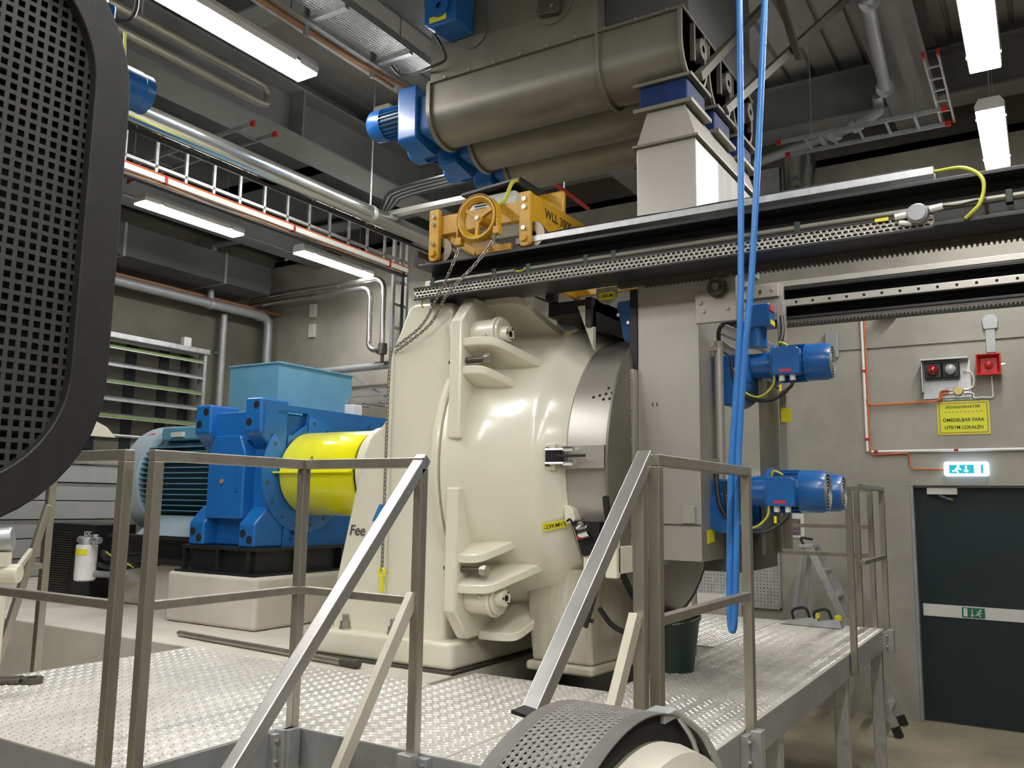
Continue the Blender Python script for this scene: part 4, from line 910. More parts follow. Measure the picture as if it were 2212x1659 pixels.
build(MB().cyl((-1.28, 4.56, 2.90), (-1.28, 4.56, 2.80), .05, n=20), 'neck', 'blue', sm)

# blue air hoses
hs = thing('air_hose', 'blue plastic hose doubled into a long loop hanging in front of the beams', 'hose', (-1.18, 3.7, 1.42))
build(MB().tube(spline([(-1.07, 3.68, 6.3), (-1.085, 3.7, 4.3), (-1.105, 3.7, 3.05), (-1.125, 3.7, 2.6), (-1.165, 3.7, 2.14), (-1.18, 3.7, 1.8), (-1.186, 3.7, 1.5), (-1.176, 3.7, 1.425), (-1.165, 3.7, 1.5), (-1.15, 3.7, 1.8), (-1.137, 3.7, 2.14), (-1.10, 3.7, 2.6), (-1.052, 3.7, 3.05), (-.965, 3.7, 4.3), (-.84, 3.68, 6.3)], 10), .0145, 14), 'tubing', 'hose_blue', hs)

# ------------------------------------------------------------------ things lying on the deck
bk = thing('bucket', 'dark green plastic bucket with wire handle standing on the deck', 'bucket', (-1.86, 4.75, D+.003))
bc = (-1.86, 4.75, D+.003)
build(MB().lathe([(0, .005), (0, .118), (.27, .155), (.28, .163), (.30, .163), (.30, .152), (.28, .148), (.012, .112), (.012, .005)], bc, 'z', 36), 'pail', 'bucket_green', bk)
build(MB().tube([(bc[0]+.165*math.cos(math.radians(a)), bc[1]+.165*math.sin(math.radians(a))*.9, bc[2]+.27+.03*math.sin(math.radians(a+60))) for a in range(-160, 40, 10)], .004, 6), 'handle', 'galvanised', bk)
br = thing('pry_bar', 'long thin steel rod lying on the concrete foundation beside the machine base', 'rod', (-4.2, 3.89, D+.002))
build(MB().cyl((-5.0, 3.86, D+.022), (-3.34, 3.72, D+.022), .019, n=12), 'rod', 'rail_steel', br)
build(MB().cyl((-3.42, 3.727, D+.024), (-3.29, 3.716, D+.024), .021, n=14).cyl((-3.33, 3.72, D+.026), (-3.28, 3.716, D+.026), .024, n=12), 'head', 'iron', br)
wr = thing('shackle_wrench', 'dark iron wrench lying on the left deck edge', 'wrench', (-4.40, 2.40, D+.003))
build(MB().lathe([(-.012, .025), (-.012, .05), (.012, .05), (.012, .025)], (-4.33, 2.50, D+.016), 'z', 20, close=True), 'ring', 'iron', wr)
build(MB().bar((-4.36, 2.46, D+.016), (-4.54, 2.28, D+.016), .05, .022).bar((-4.40, 2.5, D+.02), (-4.52, 2.36, D+.02), .02, .02), 'handle', 'iron', wr, bev=.005)
for i, (x, y, a, lab) in enumerate(((-1.70, 7.10, .1, 'left hand saw with yellow trim lying on the deck by the far rail'), (-1.53, 7.08, -.15, 'right hand saw with yellow trim lying under the far rail'))):
    s_ = thing('hand_tool', lab, 'tool', (x, y, D+.003), 'tools left on the far deck')
    build(MB().hexa([(x-.16, y-.05, D+.004), (x+.14, y-.05, D+.004), (x+.14, y+.07, D+.004), (x-.16, y+.05, D+.004)], [(x-.12, y-.03, D+.03), (x+.12, y-.03, D+.075), (x+.12, y+.05, D+.075), (x-.12, y+.03, D+.03)]), 'body', 'galvanised', s_, bev=.006)
    build(MB().tube(spline([(x-.06, y, D+.03), (x-.065, y-.01, D+.11), (x+.03, y-.01, D+.135), (x+.06, y, D+.06)], 6), .011), 'handle', 'rubber', s_)
    build(B(x+.085, x+.135, y-.03, y+.03, D+.06, D+.10), 'trim', 'tape_yellow', s_, bev=.01)

# step ladder behind the deck corner
ld = thing('step_ladder', 'aluminium step ladder leaning open behind the deck corner', 'ladder', (-1.4, 8.5, 0))
lt = (V((-1.93, 8.42, 1.58)), V((-1.93, 8.74, 1.58))); lf = (V((-1.21, 8.29, .045)), V((-1.237, 8.77, .045))); lr = (V((-2.22, 8.36, .03)), V((-2.20, 8.80, .03)))
for a, b in zip(lt, lf):
    build(MB().bar(a, b, .025, .065, (1, 0, .4)), 'stile', 'galvanised', ld, bev=.004)
    build(MB().bar(b+V((-.02, 0, .045)), b+V((.015, 0, -.04)), .034, .075, (1, 0, .4)), 'rubber_foot', 'rubber', ld, bev=.006)
for k_ in range(6):
    t = .14+k_*.15; build(MB().bar(lt[0].lerp(lf[0], t), lt[1].lerp(lf[1], t), .07, .02), 'step', 'galvanised', ld, bev=.003)
for a, b in zip(lt, lr):
    build(MB().bar(a+V((-.06, 0, 0)), b, .02, .04, (1, 0, .3)), 'rear_leg', 'galv_grey', ld); build(MB().bar(b+V((.01, 0, .05)), b+V((0, 0, -.03)), .03, .055, (1, 0, .3)), 'rubber_foot', 'rubber', ld)
build(B(-2.03, -1.90, 8.40, 8.76, 1.565, 1.60), 'top_platform', 'galvanised', ld, bev=.006)
build(MB().tube(spline([(-1.98, 8.42, 1.60), (-2.0, 8.42, 1.66), (-1.9, 8.45, 1.65)], 5), .012), 'top_clip', 'rubber', ld)

# ------------------------------------------------------------------ back wall, right: alarm gear, signs, conduits
YW = Y1
ap = thing('alarm_panel', 'steel mounting panel on the back wall holding two signal lamps', 'panel', (-.75, YW-.01, 2.99))
build(B(-.955, -.545, YW-.012, YW-.002, 2.99, 3.345), 'back_plate', 'galvanised', ap, bev=.003)
build(B(-.955, -.555, YW-.15, YW-.012, 3.345, 3.36), 'hood', 'galvanised', ap, bev=.002)
build(B(-.955, -.945, YW-.10, YW-.012, 3.05, 3.345), 'side_cheek', 'galvanised', ap)
for i, x in enumerate((-.855, -.705)):
    b = build(B(x-.075, x+.075, YW-.10, YW-.012, 3.175, 3.325), 'lamp_base', 'black_frame', ap, bev=.012)
    build(MB().lathe([(0, .05), (-.035, .048), (-.06, .035), (-.072, .012), (-.073, .001)], (x, YW-.10, 3.25), 'y', 24), 'lens', ('lens_red', 'lens_clear')[i], b)
build(MB().cyl((-.655, YW-.012, 3.055), (-.655, YW-.05, 3.055), .042, n=20), 'junction_box', 'brass', ap, bev=.006)
parts(MB().cyl((-.70, YW-.03, 3.065), (-.735, YW-.03, 3.065), .011, n=8).cyl((-.70, YW-.03, 3.035), (-.735, YW-.03, 3.035), .011, n=8).cyl((-.61, YW-.03, 3.065), (-.57, YW-.03, 3.065), .011, n=8).cyl((-.61, YW-.03, 3.035), (-.57, YW-.03, 3.035), .011, n=8), 'gland', 'white_plastic', ap)
parts(MB().tube(spline([(-.57, YW-.03, 3.065), (-.53, YW-.03, 3.09), (-.52, YW-.03, 3.16), (-.54, YW-.04, 3.22), (-.60, YW-.05, 3.24)], 6), .007).tube(spline([(-.57, YW-.03, 3.035), (-.53, YW-.02, 3.02), (-.525, YW-.02, 2.985), (-.45, YW-.015, 2.985), (-.38, YW-.015, 2.985), (-.372, YW-.02, 3.05), (-.375, YW-.03, 3.18)], 6), .007), 'cable', 'white_plastic', ap)
build(MB().perf(lambda u, v: (-.79+u, YW-.006, 2.967+v), 20, 1, .021, .016, .008, .008, 8), 'slotted_strip', 'galvanised', ap, solid=.002)
sn = thing('siren', 'square red alarm siren horn on the back wall', 'siren', (-.39, YW-.06, 3.18))
a, b, c, d = -.49, -.29, 3.18, 3.375
hm_ = MB()
for (p, q) in (((a, c), (b, c)), ((b, c), (b, d)), ((b, d), (a, d)), ((a, d), (a, c))):
    mid = ((a+b)/2, (c+d)/2)
    def inn(t, f): return (t[0]+(mid[0]-t[0])*f, t[1]+(mid[1]-t[1])*f)
    pi, qi, pj, qj = inn(p, .08), inn(q, .08), inn(p, .55), inn(q, .55)
    hm_.add([(p[0], YW-.13, p[1]), (q[0], YW-.13, q[1]), (qi[0], YW-.13, qi[1]), (pi[0], YW-.13, pi[1]), (pj[0], YW-.02, pj[1]), (qj[0], YW-.02, qj[1]), (p[0], YW-.07, p[1]), (q[0], YW-.07, q[1])],
            [(0, 1, 2, 3), (3, 2, 5, 4), (0, 6, 7, 1)])
build(hm_, 'horn', 'red', sn, smooth=False, solid=.004)
build(MB().lathe([(0, .045), (-.06, .035), (-.075, .015), (-.076, .001)], ((a+b)/2, YW-.03, (c+d)/2), 'y', 18), 'driver', 'red', sn)
build(B(a+.03, b-.03, YW-.07, YW-.002, c+.03, d-.03), 'back_box', 'red', sn)
build(MB().cyl((b, YW-.09, 3.27), (b+.03, YW-.09, 3.27), .012, n=8), 'side_screw', 'chrome', sn)
sg = thing('warning_sign', 'yellow warning sign with brown border reading OMEDELBAR FARA UTRYM LOKALEN', 'sign', (-.627, YW-.004, 2.65))
build(MB().prism(rpoly([(-.845, 2.645), (-.41, 2.645), (-.41, 2.958), (-.845, 2.958)], .015), 'y', YW-.006, YW-.002), 'plate', 'sign_yellow', sg)
bd = MB(); o_, i_ = [(-.832, 2.658), (-.423, 2.658), (-.423, 2.945), (-.832, 2.945)], [(-.822, 2.668), (-.433, 2.668), (-.433, 2.935), (-.822, 2.935)]
for q in range(4):
    A_, B_, C_, D_ = o_[q], o_[(q+1) % 4], i_[(q+1) % 4], i_[q]
    bd.add([(A_[0], YW-.0072, A_[1]), (B_[0], YW-.0072, B_[1]), (C_[0], YW-.0072, C_[1]), (D_[0], YW-.0072, D_[1])], [(0, 1, 2, 3)])
build(bd, 'border', 'copper_cable', sg, smooth=False)
def ctext(s, size, mt, parent, xc, y, z, w=None, bold=0.):
    t = text(s, size, mt, parent, (xc, y, z), (math.pi/2, 0, 0), ext=.0004, bold=bold)
    xs = [v.co.x for v in t.data.vertices]; k = (w/(max(xs)-min(xs))) if w else 1.; mid = (min(xs)+max(xs))/2
    for v in t.data.vertices: v.co.x = (v.co.x-mid)*k
    return t
ctext('SIGNALKARAKTÄR', .036, 'ink', sg, -.627, YW-.0075, 2.893, .29, .0006)
ctext('OMEDELBAR FARA', .044, 'ink', sg, -.627, YW-.0075, 2.768, .345, .0008)
ctext('UTRYM LOKALEN', .044, 'ink', sg, -.627, YW-.0075, 2.698, .32, .0008)
tri = MB()
for q in range(10):
    x = -.775+q*.033; tri.add([(x-.008, YW-.0075, 2.852), (x+.008, YW-.0075, 2.852), (x, YW-.0075, 2.872)], [(0, 1, 2)]); tri.box(x+.013, x+.018, YW-.0078, YW-.0072, 2.853, 2.858)
build(tri, 'signal_marks', 'copper_cable', sg, smooth=False)
ex = thing('exit_sign', 'lit blue-white emergency exit sign above the dark door', 'exit sign', (-.625, YW-.06, 2.25))
build(MB().prism(rpoly([(-.81, 2.255), (-.44, 2.255), (-.44, 2.388), (-.81, 2.388)], .025), 'y', YW-.055, YW-.001), 'housing', 'exit_glow', ex, bev=.008)
build(B(-.765, -.485, YW-.0575, YW-.0545, 2.28, 2.36), 'panel', 'exit_teal', ex)
build(MB().box(-.56, -.505, YW-.059, YW-.0572, 2.285, 2.355).box(-.632, -.618, YW-.059, YW-.0572, 2.305, 2.35).add([(-.65, YW-.0585, 2.308), (-.60, YW-.0585, 2.308), (-.625, YW-.0585, 2.288)], [(0, 1, 2)])
      .cyl((-.69, YW-.059, 2.345), (-.69, YW-.0572, 2.345), .012, n=10).bar((-.692, YW-.058, 2.335), (-.71, YW-.058, 2.31), .003, .022, (1, 0, .5)).bar((-.71, YW-.058, 2.31), (-.74, YW-.058, 2.30), .003, .012, (0, 0, 1)).bar((-.708, YW-.058, 2.31), (-.69, YW-.058, 2.287), .003, .012, (1, 0, 0)).bar((-.70, YW-.058, 2.33), (-.665, YW-.058, 2.315), .003, .010, (0, 0, 1)), 'pictogram', 'exit_glow', ex)
oc = thing('cable_conduit', 'white wall conduit with orange cable running down and across to the exit sign', 'conduit', (-1.47, YW-.02, 2.5))
build(MB().cyl((-1.487, YW-.016, 3.98), (-1.478, YW-.016, 2.50), .014, n=10), 'vertical_run', 'white_plastic', oc)
build(MB().cyl((-1.44, YW-.016, 2.497), (.9, YW-.016, 2.50), .014, n=10), 'horizontal_run', 'white_plastic', oc)
for (x, z) in ((-1.48, 3.30), (-1.478, 2.62), (-1.40, 2.498), (-.70, 2.498)): build(B(x-.018, x+.018, YW-.033, YW-.001, z-.012, z+.012), 'red_clip', 'red', oc)
build(MB().tube(spline([(-1.462, YW-.02, 3.98), (-1.455, YW-.02, 3.2), (-1.455, YW-.02, 2.9), (-1.455, YW-.02, 2.50)], 6), .008).tube([(-1.455, YW-.02, 2.50), (-1.42, YW-.02, 2.468), (-1.12, YW-.02, 2.478), (-1.105, YW-.02, 2.45), (-1.10, YW-.02, 2.36), (-1.07, YW-.02, 2.325), (-.81, YW-.02, 2.318)], .008)
      .tube(spline([(-1.462, YW-.03, 3.02), (-1.44, YW-.03, 2.965), (-1.35, YW-.03, 2.955), (-1.0, YW-.03, 2.962), (-.83, YW-.03, 2.972), (-.815, YW-.03, 3.01), (-.80, YW-.03, 3.055), (-.735, YW-.03, 3.065)], 6), .009)
      .tube(spline([(-.83, YW-.045, 2.972), (-.80, YW-.04, 2.99), (-.79, YW-.035, 3.025), (-.735, YW-.03, 3.035)], 6), .008), 'orange_cable', 'orange', oc)
an = thing('wall_sensor', 'pale grey rounded sensor bracket high on the back wall above the siren', 'sensor', (-.36, YW-.03, 3.34))
build(MB().prism(rpoly([(-.42, 3.62), (-.30, 3.62), (-.29, 3.72), (-.33, 3.76), (-.39, 3.76), (-.43, 3.72)], .02), 'y', YW-.03, YW-.002), 'head', 'pipe_grey', an, bev=.008)
build(B(-.405, -.325, YW-.02, YW-.002, 3.40, 3.62), 'stem', 'pipe_grey', an, bev=.004)
rm = thing('wall_speaker', 'small grey box on the back wall behind the upper geared motor', 'box', (-1.75, YW-.03, 3.4))
build(B(-1.84, -1.71, YW-.05, YW-.002, 3.45, 3.72), 'case', 'pipe_grey', rm, bev=.012)
cm = thing('wall_camera', 'small grey dome device under the far beam with orange conduit left of it', 'detector', (-1.20, YW-.1, 3.85))
build(MB().box(-1.26, -1.14, YW-.10, YW-.002, 3.90, 3.98), 'bracket', 'white_plastic', cm, bev=.006)
build(MB().prism(rpoly([(-1.28, 3.82), (-1.15, 3.82), (-1.13, 3.90), (-1.27, 3.90)], .01), 'y', YW-.14, YW-.02), 'body', 'pipe_grey', cm, bev=.006)
pb_ = thing('tool_board', 'grey perforated tool board standing against the back wall', 'tool board', (-2.8, YW-.02, .92))
build(MB().perf(lambda u, v: (-3.34+u, YW-.03, .93+v), 28, 40, .0348, .0348, .0095, .0095, 4), 'perforated_sheet', 'galvanised', pb_, solid=.002, smooth=False)
build(B(-3.34, -2.366, YW-.02, YW-.004, .93, 2.32), 'backing', 'iron', pb_)
k = MB().box(-3.35, -2.355, YW-.035, YW-.002, .918, .93).box(-2.366, -2.355, YW-.035, YW-.002, .918, 2.33).box(-3.35, -3.34, YW-.035, YW-.002, .918, 2.33).box(-3.35, -2.355, YW-.035, YW-.002, 2.322, 2.333)
build(k, 'frame', 'galv_grey', pb_)
ph = thing('photo_print', 'small framed printed picture fixed on the wall behind the geared motors', 'picture', (-2.25, YW-.01, 1.64))
build(B(-2.40, -2.11, YW-.008, YW-.001, 1.64, 1.88), 'sheet', 'white_paint', ph)
build(B(-2.385, -2.145, YW-.0095, YW-.0075, 1.665, 1.83), 'image', 'photo', ph)
dc = thing('round_duct', 'shiny round vertical duct on the back wall behind the chute', 'duct', (-1.95, 8.75, 4.3))
build(MB().cyl((-1.98, 8.72, 4.75), (-1.98, 8.72, 5.5), .17, n=32), 'pipe', 'insulation', dc)
build(B(-2.42, -2.20, 8.80, 9.02, 4.75, 5.5), 'box_duct', 'galvanised', dc, bev=.006)

# ------------------------------------------------------------------ left wall rack, pipes
rk = thing('slatted_rack', 'wall rack of long steel slats, some with bright green edges, on the left wall', 'rack', (-9.85, 6.6, 2.6))
for y in (7.66, 5.0): build(B(-9.86, -9.74, y-.025, y+.025, 2.6, 3.96), 'upright', 'galvanised', rk, bev=.004)
build(B(-9.86, -9.70, 4.9, 7.70, 3.90, 3.97), 'top_beam', 'galvanised', rk, bev=.006)
for i, z in enumerate((3.79, 3.57, 3.355, 3.14, 2.925)):
    s_ = build(MB().prism([(-9.98, z+.06), (-9.74, z-.02), (-9.74, z+.012), (-9.98, z+.075)], 'y', 4.95, 7.64), 'slat', 'galvanised', rk)
    if i % 2 == 0: build(B(-9.745, -9.732, 4.95, 7.64, z+.001, z+.016), 'slat_edge', 'green_edge', s_)
for y in (5.6, 6.20, 6.70, 7.19, 7.53): build(B(-9.998, -9.985, y-.075, y+.075, 2.2, 3.9), 'dark_strip', 'window_dark', rk)
build(MB().cyl((-9.8, 5.0, 2.70), (-9.8, 7.2, 2.70), .02, n=10), 'lower_bar', 'galvanised', rk)
bx_ = tag(build(B(-9.84, -9.76, 7.31, 7.43, 3.972, 4.10), 'white_box', 'white_plastic', bev=.008), 'small white box standing on top of the slatted rack', 'box')
pc = thing('grey_cover', 'cream angled cover plate beside the motor at the far left wall', 'cover', (-9.7, 6.1, 2.66))
build(MB().prism(rpoly([(5.8, 2.66), (6.33, 2.66), (6.20, 2.78), (6.05, 2.84), (5.8, 2.80)], .02), 'x', -9.72, -9.62), 'plate', 'cream', pc, bev=.006)
cw = thing('sheet_cladding', 'grey ribbed horizontal cladding panels behind the oil cooler', 'cladding', (-9.8, 5.4, D))
for i in range(6):
    z = D+.005+i*.215
    build(B(-9.93, -9.80 if i % 2 else -9.84, 4.2, 6.66, z, z+.205), 'panel', 'cladding', cw, bev=.006)
build(MB().cyl((-9.80, 4.2, 2.37), (-9.80, 6.66, 2.37), .045, n=14), 'top_roll', 'galvanised', cw)
wd = thing('wall_duct', 'dark rectangular duct along the top of the left wall above the grey pipe', 'duct', (-9.6, 6.5, 4.8))
build(B(-9.99, -9.25, 3.0, 8.3, 4.82, 5.22), 'duct', 'concrete_dark', wd, bev=.01)
for y in (4.5, 6.0, 7.5): build(B(-9.995, -9.24, y-.02, y+.02, 4.81, 5.23), 'joint_flange', 'beam_grey', wd)
p1 = thing('wall_pipe', 'fat grey pipe along the left wall turning down near the corner', 'pipe', (-9.75, 7.5, 3.9))
build(MB().tube([(-9.72, 3.5, 4.62), (-9.72, 8.60, 4.62)]+arc((-9.72, 8.60, 4.50), .12, 80, 10, 4, 'yz')+[(-9.72, 8.72, 4.45), (-9.72, 8.72, 3.85)], .065, 16), 'pipe', 'pipe_grey', p1)
for y in (7.65, 8.55): build(MB().cyl((-9.72, y-.03, 4.62), (-9.72, y+.03, 4.62), .08, n=18), 'clamp', 'galvanised', p1)
build(MB().cyl((-9.72, 7.66, 4.62), (-9.72, 7.66, 5.45), .045, n=12).cyl((-9.72, 7.66, 5.45), (-9.0, 7.9, 5.55), .045, n=12), 'riser', 'pipe_grey', p1)
build(B(-9.75, -9.02, 8.68, 8.76, 3.80, 3.85), 'shelf_bracket', 'galvanised', p1, bev=.004)
p2 = thing('thin_pipe', 'thin reddish pipe running just above the fat grey wall pipe', 'pipe', (-9.85, 7, 4.72))
build(MB().tube([(-9.82, 3.5, 4.73), (-9.82, 9.0, 4.73)], .022, 10), 'pipe', 'copper_cable', p2)
p3 = thing('steel_pipes', 'pair of bright stainless pipes bending down the back wall to a valve', 'pipe', (-7.5, 8.5, 3.85))
def bendpipe(xl, xr, zt, zb, r, y, rad=.16): return MB().tube([(xl, y, zt), (xr-rad, y, zt)]+arc((xr-rad, y, zt-rad), rad, 80, 10, 5, 'xz')+[(xr, y, zt-rad), (xr, y, zb)], r, 14)
build(bendpipe(-9.9, -7.31, 4.88, 3.98, .036, 8.5), 'outer_pipe', 'pipe_steel', p3)
build(bendpipe(-9.9, -7.54, 4.775, 4.03, .036, 8.5).tube(arc((-7.42, 8.5, 4.03), .12, 180, 270, 5, 'xz')+[(-7.36, 8.5, 3.91)], .036, 14), 'inner_pipe', 'pipe_steel', p3)
build(MB().cyl((-7.30, 8.5, 3.99), (-7.30, 8.5, 3.85), .06, n=16).cyl((-7.30, 8.5, 3.85), (-7.30, 8.5, 3.75), .025, n=10).cyl((-7.42, 8.5, 3.745), (-7.2, 8.5, 3.745), .01, n=8).cyl((-7.38, 8.5, 3.91), (-7.26, 8.5, 3.91), .055, n=16), 'valve', 'iron', p3)
p4 = thing('low_pipes', 'stack of galvanised pipes and trays low on the back wall behind the steel-blue box', 'pipe', (-7.8, 8.6, 3.0))
build(MB().cyl((-9.2, 8.6, 3.70), (-6.9, 8.6, 3.72), .05, n=14), 'upper_pipe', 'pipe_grey', p4)
build(MB().cyl((-9.2, 8.55, 3.42), (-6.9, 8.55, 3.44), .03, n=12), 'lower_pipe', 'pipe_steel', p4)
for z in (3.22, 3.32): build(B(-9.0, -6.9, 8.5, 8.54, z-.015, z+.015), 'tray_rail', 'galvanised', p4)
for i in range(8): build(B(-8.9+i*.26, -8.87+i*.26, 8.5, 8.9, 3.20, 3.22), 'tray_rung', 'galvanised', p4)
parts(MB().bar((-7.9, 8.6, 3.62), (-7.3, 8.6, 3.30), .03, .03), 'stay', 'galvanised', p4)
for x in (-8.6, -7.2): build(B(x-.02, x+.02, 8.50, 9.03, 3.16, 3.20), 'wall_bracket', 'galvanised', p4); build(B(x-.02, x+.02, 8.99, 9.03, 3.2, 3.70), 'wall_bracket', 'galvanised', p4); build(B(x-.02, x+.02, 8.60, 9.03, 3.62, 3.66), 'wall_bracket', 'galvanised', p4)
for i, z in enumerate((4.72, 4.42)): tag(build(B(-9.16, -9.04, 8.98, 9.03, z-.10, z+.10), 'wall_box', 'white_paint', bev=.008), ('upper small white wall box beside the pipe bend', 'lower small white wall box beside the pipe bend')[i], 'box')

# ------------------------------------------------------------------ overhead pipes and cable ladders at the left
ip = thing('insulated_pipe', 'shiny foil-clad insulated pipe running overhead along the left side', 'pipe', (-5.03, 5, 4.4))
build(MB().cyl((-5.03, -4, 4.50), (-5.03, 9.0, 4.50), .078, n=28), 'cladding', 'insulation', ip)
for y in (5.62, 2.2, 8.2):
    build(MB().cyl((-5.03, y-.02, 4.5), (-5.03, y+.02, 4.5), .084, n=20), 'band', 'galvanised', ip); build(MB().cyl((-5.03, y, 4.58), (-5.03, y, ZC), .008, n=8), 'hanger', 'galvanised', ip)
parts(MB().tube(spline([(-5.1, 3.0, 4.40), (-5.1, 4.0, 4.41), (-5.1, 5.0, 4.41), (-5.08, 5.6, 4.42)], 5), .012).tube([(-5.12, 3.0, 4.42), (-5.12, 9.0, 4.42)], .014), 'strapped_cable', 'cable_black', ip)
cl_ = thing('cable_ladder', 'galvanised cable ladder standing on edge below the shiny overhead pipe', 'cable ladder', (-5.75, 5, 4.4))
for z in (4.50, 4.72): build(B(-5.765, -5.735, -3, 7.05, z-.012, z+.012), 'side_rail', 'galvanised', cl_)
y = -2.6
rg0 = None
while y < 7.0:
    if rg0 is None: rg0 = build(B(-5.755, -5.735, y-.012, y+.012, 4.43, 4.73), 'rung', 'galvanised', cl_); yb0 = y
    else: shared('rung', rg0, cl_, (0, y-yb0, 0))
    y += .2725
wt = thing('white_trunking', 'white cable trunking edged with orange cables below the cable ladder', 'trunking', (-5.72, 5, 4.3))
build(B(-5.74, -5.69, -3, 7.0, 4.375, 4.42), 'trunking', 'white_plastic', wt)
parts(MB().tube([(-5.70, -3, 4.43), (-5.70, 7.0, 4.43)], .009, 6), 'orange_cable', 'orange', wt)
build(MB().tube(spline([(-5.72, -3+i*.5, 4.352+.008*(-1)**i) for i in range(21)], 4), .011, 6), 'copper_cable', 'copper_cable', wt)
build(B(-5.76, -5.70, -3, 7.0, 4.33, 4.345), 'tray_floor', 'black_beam', wt)
for yy in (4.0, 5.35, 6.7): build(B(-5.745, -5.685, yy-.012, yy+.012, 4.37, 4.43), 'red_clip', 'red', wt)
vl = thing('vertical_ladder', 'upright galvanised cable ladder behind the cream frame', 'cable ladder', (-5.75, 6.95, D))
for yy in (6.84, 7.06): build(B(-5.77, -5.74, yy-.02, yy+.02, D+.002, 4.72), 'side_rail', 'galvanised', vl, bev=.003)
for i in range(14): build(B(-5.765, -5.745, 6.86, 7.04, 1.25+i*.25, 1.275+i*.25), 'rung', 'galvanised', vl)
parts(MB().tube([(-5.72, 6.95, 1.1), (-5.72, 6.95, 4.4)], .018, 8), 'cable', 'cable_black', vl)

# ------------------------------------------------------------------ ceiling steel, trays and pipes
def tbeam(label, ax, a0, a1, c, z0, z1, w):
    return tag(build(ibeam(ax, a0, a1, c, z0, z1, w, .025, .02), 'ceiling_beam', 'beam_grey', bev=.004), label, 'beam', 'grey ceiling beams')
tbeam('long grey ceiling beam over the shiny insulated pipe', 'y', Y0, 9.02, -5.95, 5.30, 5.80, .42)
tbeam('grey ceiling beam at far left near the wall', 'y', Y0, 9.02, -8.9, 5.35, 5.75, .30)
tbeam('broad grey ceiling beam between hopper and top left lamp', 'y', Y0, 9.02, -3.75, 5.55, 6.0, .30)
tbeam('grey ceiling beam right of the hopper near the lamps', 'y', Y0, 9.02, -.85, 5.70, 6.25, .42)
tbeam('grey ceiling beam along the back wall over the ducts', 'x', X0+.01, X1-.01, 8.55, 5.72, 6.2, .30)
tbeam('grey cross beam over the pipes at upper left', 'x', X0+.01, -3.95, 7.0, 5.82, 6.2, .25)
tbeam('grey cross beam over the left lamp row', 'x', X0+.01, -3.95, 4.4, 5.82, 6.2, .25)
lbm = [o for o in COL.objects if o.name.startswith('ceiling_beam')][0]
for yy in (3.4, 5.45, 7.5): build(B(-5.95+.01, -5.75, yy-.01, yy+.01, 5.325, 5.775), 'stiffener', 'beam_grey', lbm)
dp = thing('down_pipe', 'slim grey vertical down pipe in the back left corner', 'pipe', (-9.85, 8.0, D))
build(MB().cyl((-9.86, 8.02, D+.002), (-9.86, 8.02, 4.55), .05, n=14), 'pipe', 'pipe_grey', dp)
for z in (2.2, 4.0): build(B(-9.99, -9.86, 7.99, 8.05, z-.02, z+.02), 'clamp', 'galvanised', dp)
dk = tag(build(B(-9.98, -6.3, 3.4, 9.02, 5.82, 5.90), 'ceiling_deck', 'concrete_dark'), 'dark service deck above the left lamps', 'deck')
ct = thing('cable_tray', 'perforated cable tray with cables beside the hopper at top centre', 'cable tray', (-4.05, 5, 5.3))
build(MB().perf(lambda u, v: (-4.12+v, 2.0+u, 5.30), 150, 10, .02, .025, .011, .014, 4), 'tray_floor', 'galvanised', ct, smooth=False, solid=.002)
build(B(-4.125, -4.118, 2.0, 5.0, 5.30, 5.36), 'tray_side', 'galvanised', ct); build(B(-3.872, -3.865, 2.0, 5.0, 5.30, 5.36), 'tray_side', 'galvanised', ct)
for yy in (2.6, 3.3, 4.0, 4.7): build(B(-4.24, -3.86, yy-.02, yy+.02, 5.27, 5.30), 'bracket', 'galvanised', ct); build(B(-4.25, -4.23, yy-.02, yy+.02, 5.18, 5.55), 'hanger', 'galvanised', ct)
parts(MB().tube(spline([(-4.26, 1.5, 5.24), (-4.25, 3.0, 5.235), (-4.25, 4.4, 5.24), (-4.2, 5.1, 5.25)], 6), .016).tube(spline([(-4.30, 1.5, 5.25), (-4.29, 3.0, 5.25), (-4.28, 5.0, 5.25)], 6), .012), 'cable_bundle', 'copper_cable', ct)
build(B(-4.34, -4.18, 1.5, 5.2, 5.255, 5.265), 'small_tray', 'galvanised', ct)
up = thing('u_pipe', 'dull metal twin pipe with U-shaped end at the top left', 'pipe', (-5.3, 4, 5.2))
build(MB().tube([(-5.25, 0.5, 5.30), (-5.25, 4.50, 5.30)]+arc((-5.25, 4.50, 5.22), .08, 90, -90, 8, 'yz')+[(-5.25, 4.4, 5.14), (-5.25, .5, 5.14)], .035, 12), 'pipe', 'stainless_dull', up)
for yy in (1.5, 3.4): build(MB().cyl((-5.25, yy, 5.3), (-5.25, yy, 5.82), .006, n=6), 'hanger', 'galvanised', up)
def clad_tray(name, label, p0, p1, across, gap=.22):
    t = thing(name, label, 'cable ladder', p0, 'white cable ladders with red end caps')
    p0, p1, ac_ = V(p0), V(p1), V(across); d = p1-p0
    for s_ in (0, 1):
        a_, b_ = p0+ac_*s_, p1+ac_*s_
        build(MB().bar(a_, b_, .015, .038), 'side_rail', 'galv_grey', t)
        for e in (a_, b_): build(MB().bar(e-d.normalized()*.02, e+d.normalized()*.025, .022, .045), 'red_cap', 'red', t)
    n_ = int(d.length/gap)
    for i in range(1, n_): build(MB().bar(p0+d*(i/n_), p0+d*(i/n_)+ac_, .022, .012), 'rung', 'galv_grey', t)
    return t
ct0 = clad_tray('cable_ladder', 'short cable ladder with red end caps at upper left below the ceiling', (-7.5, 4.62, 5.02), (-5.40, 4.56, 5.02), (0, .24, 0))
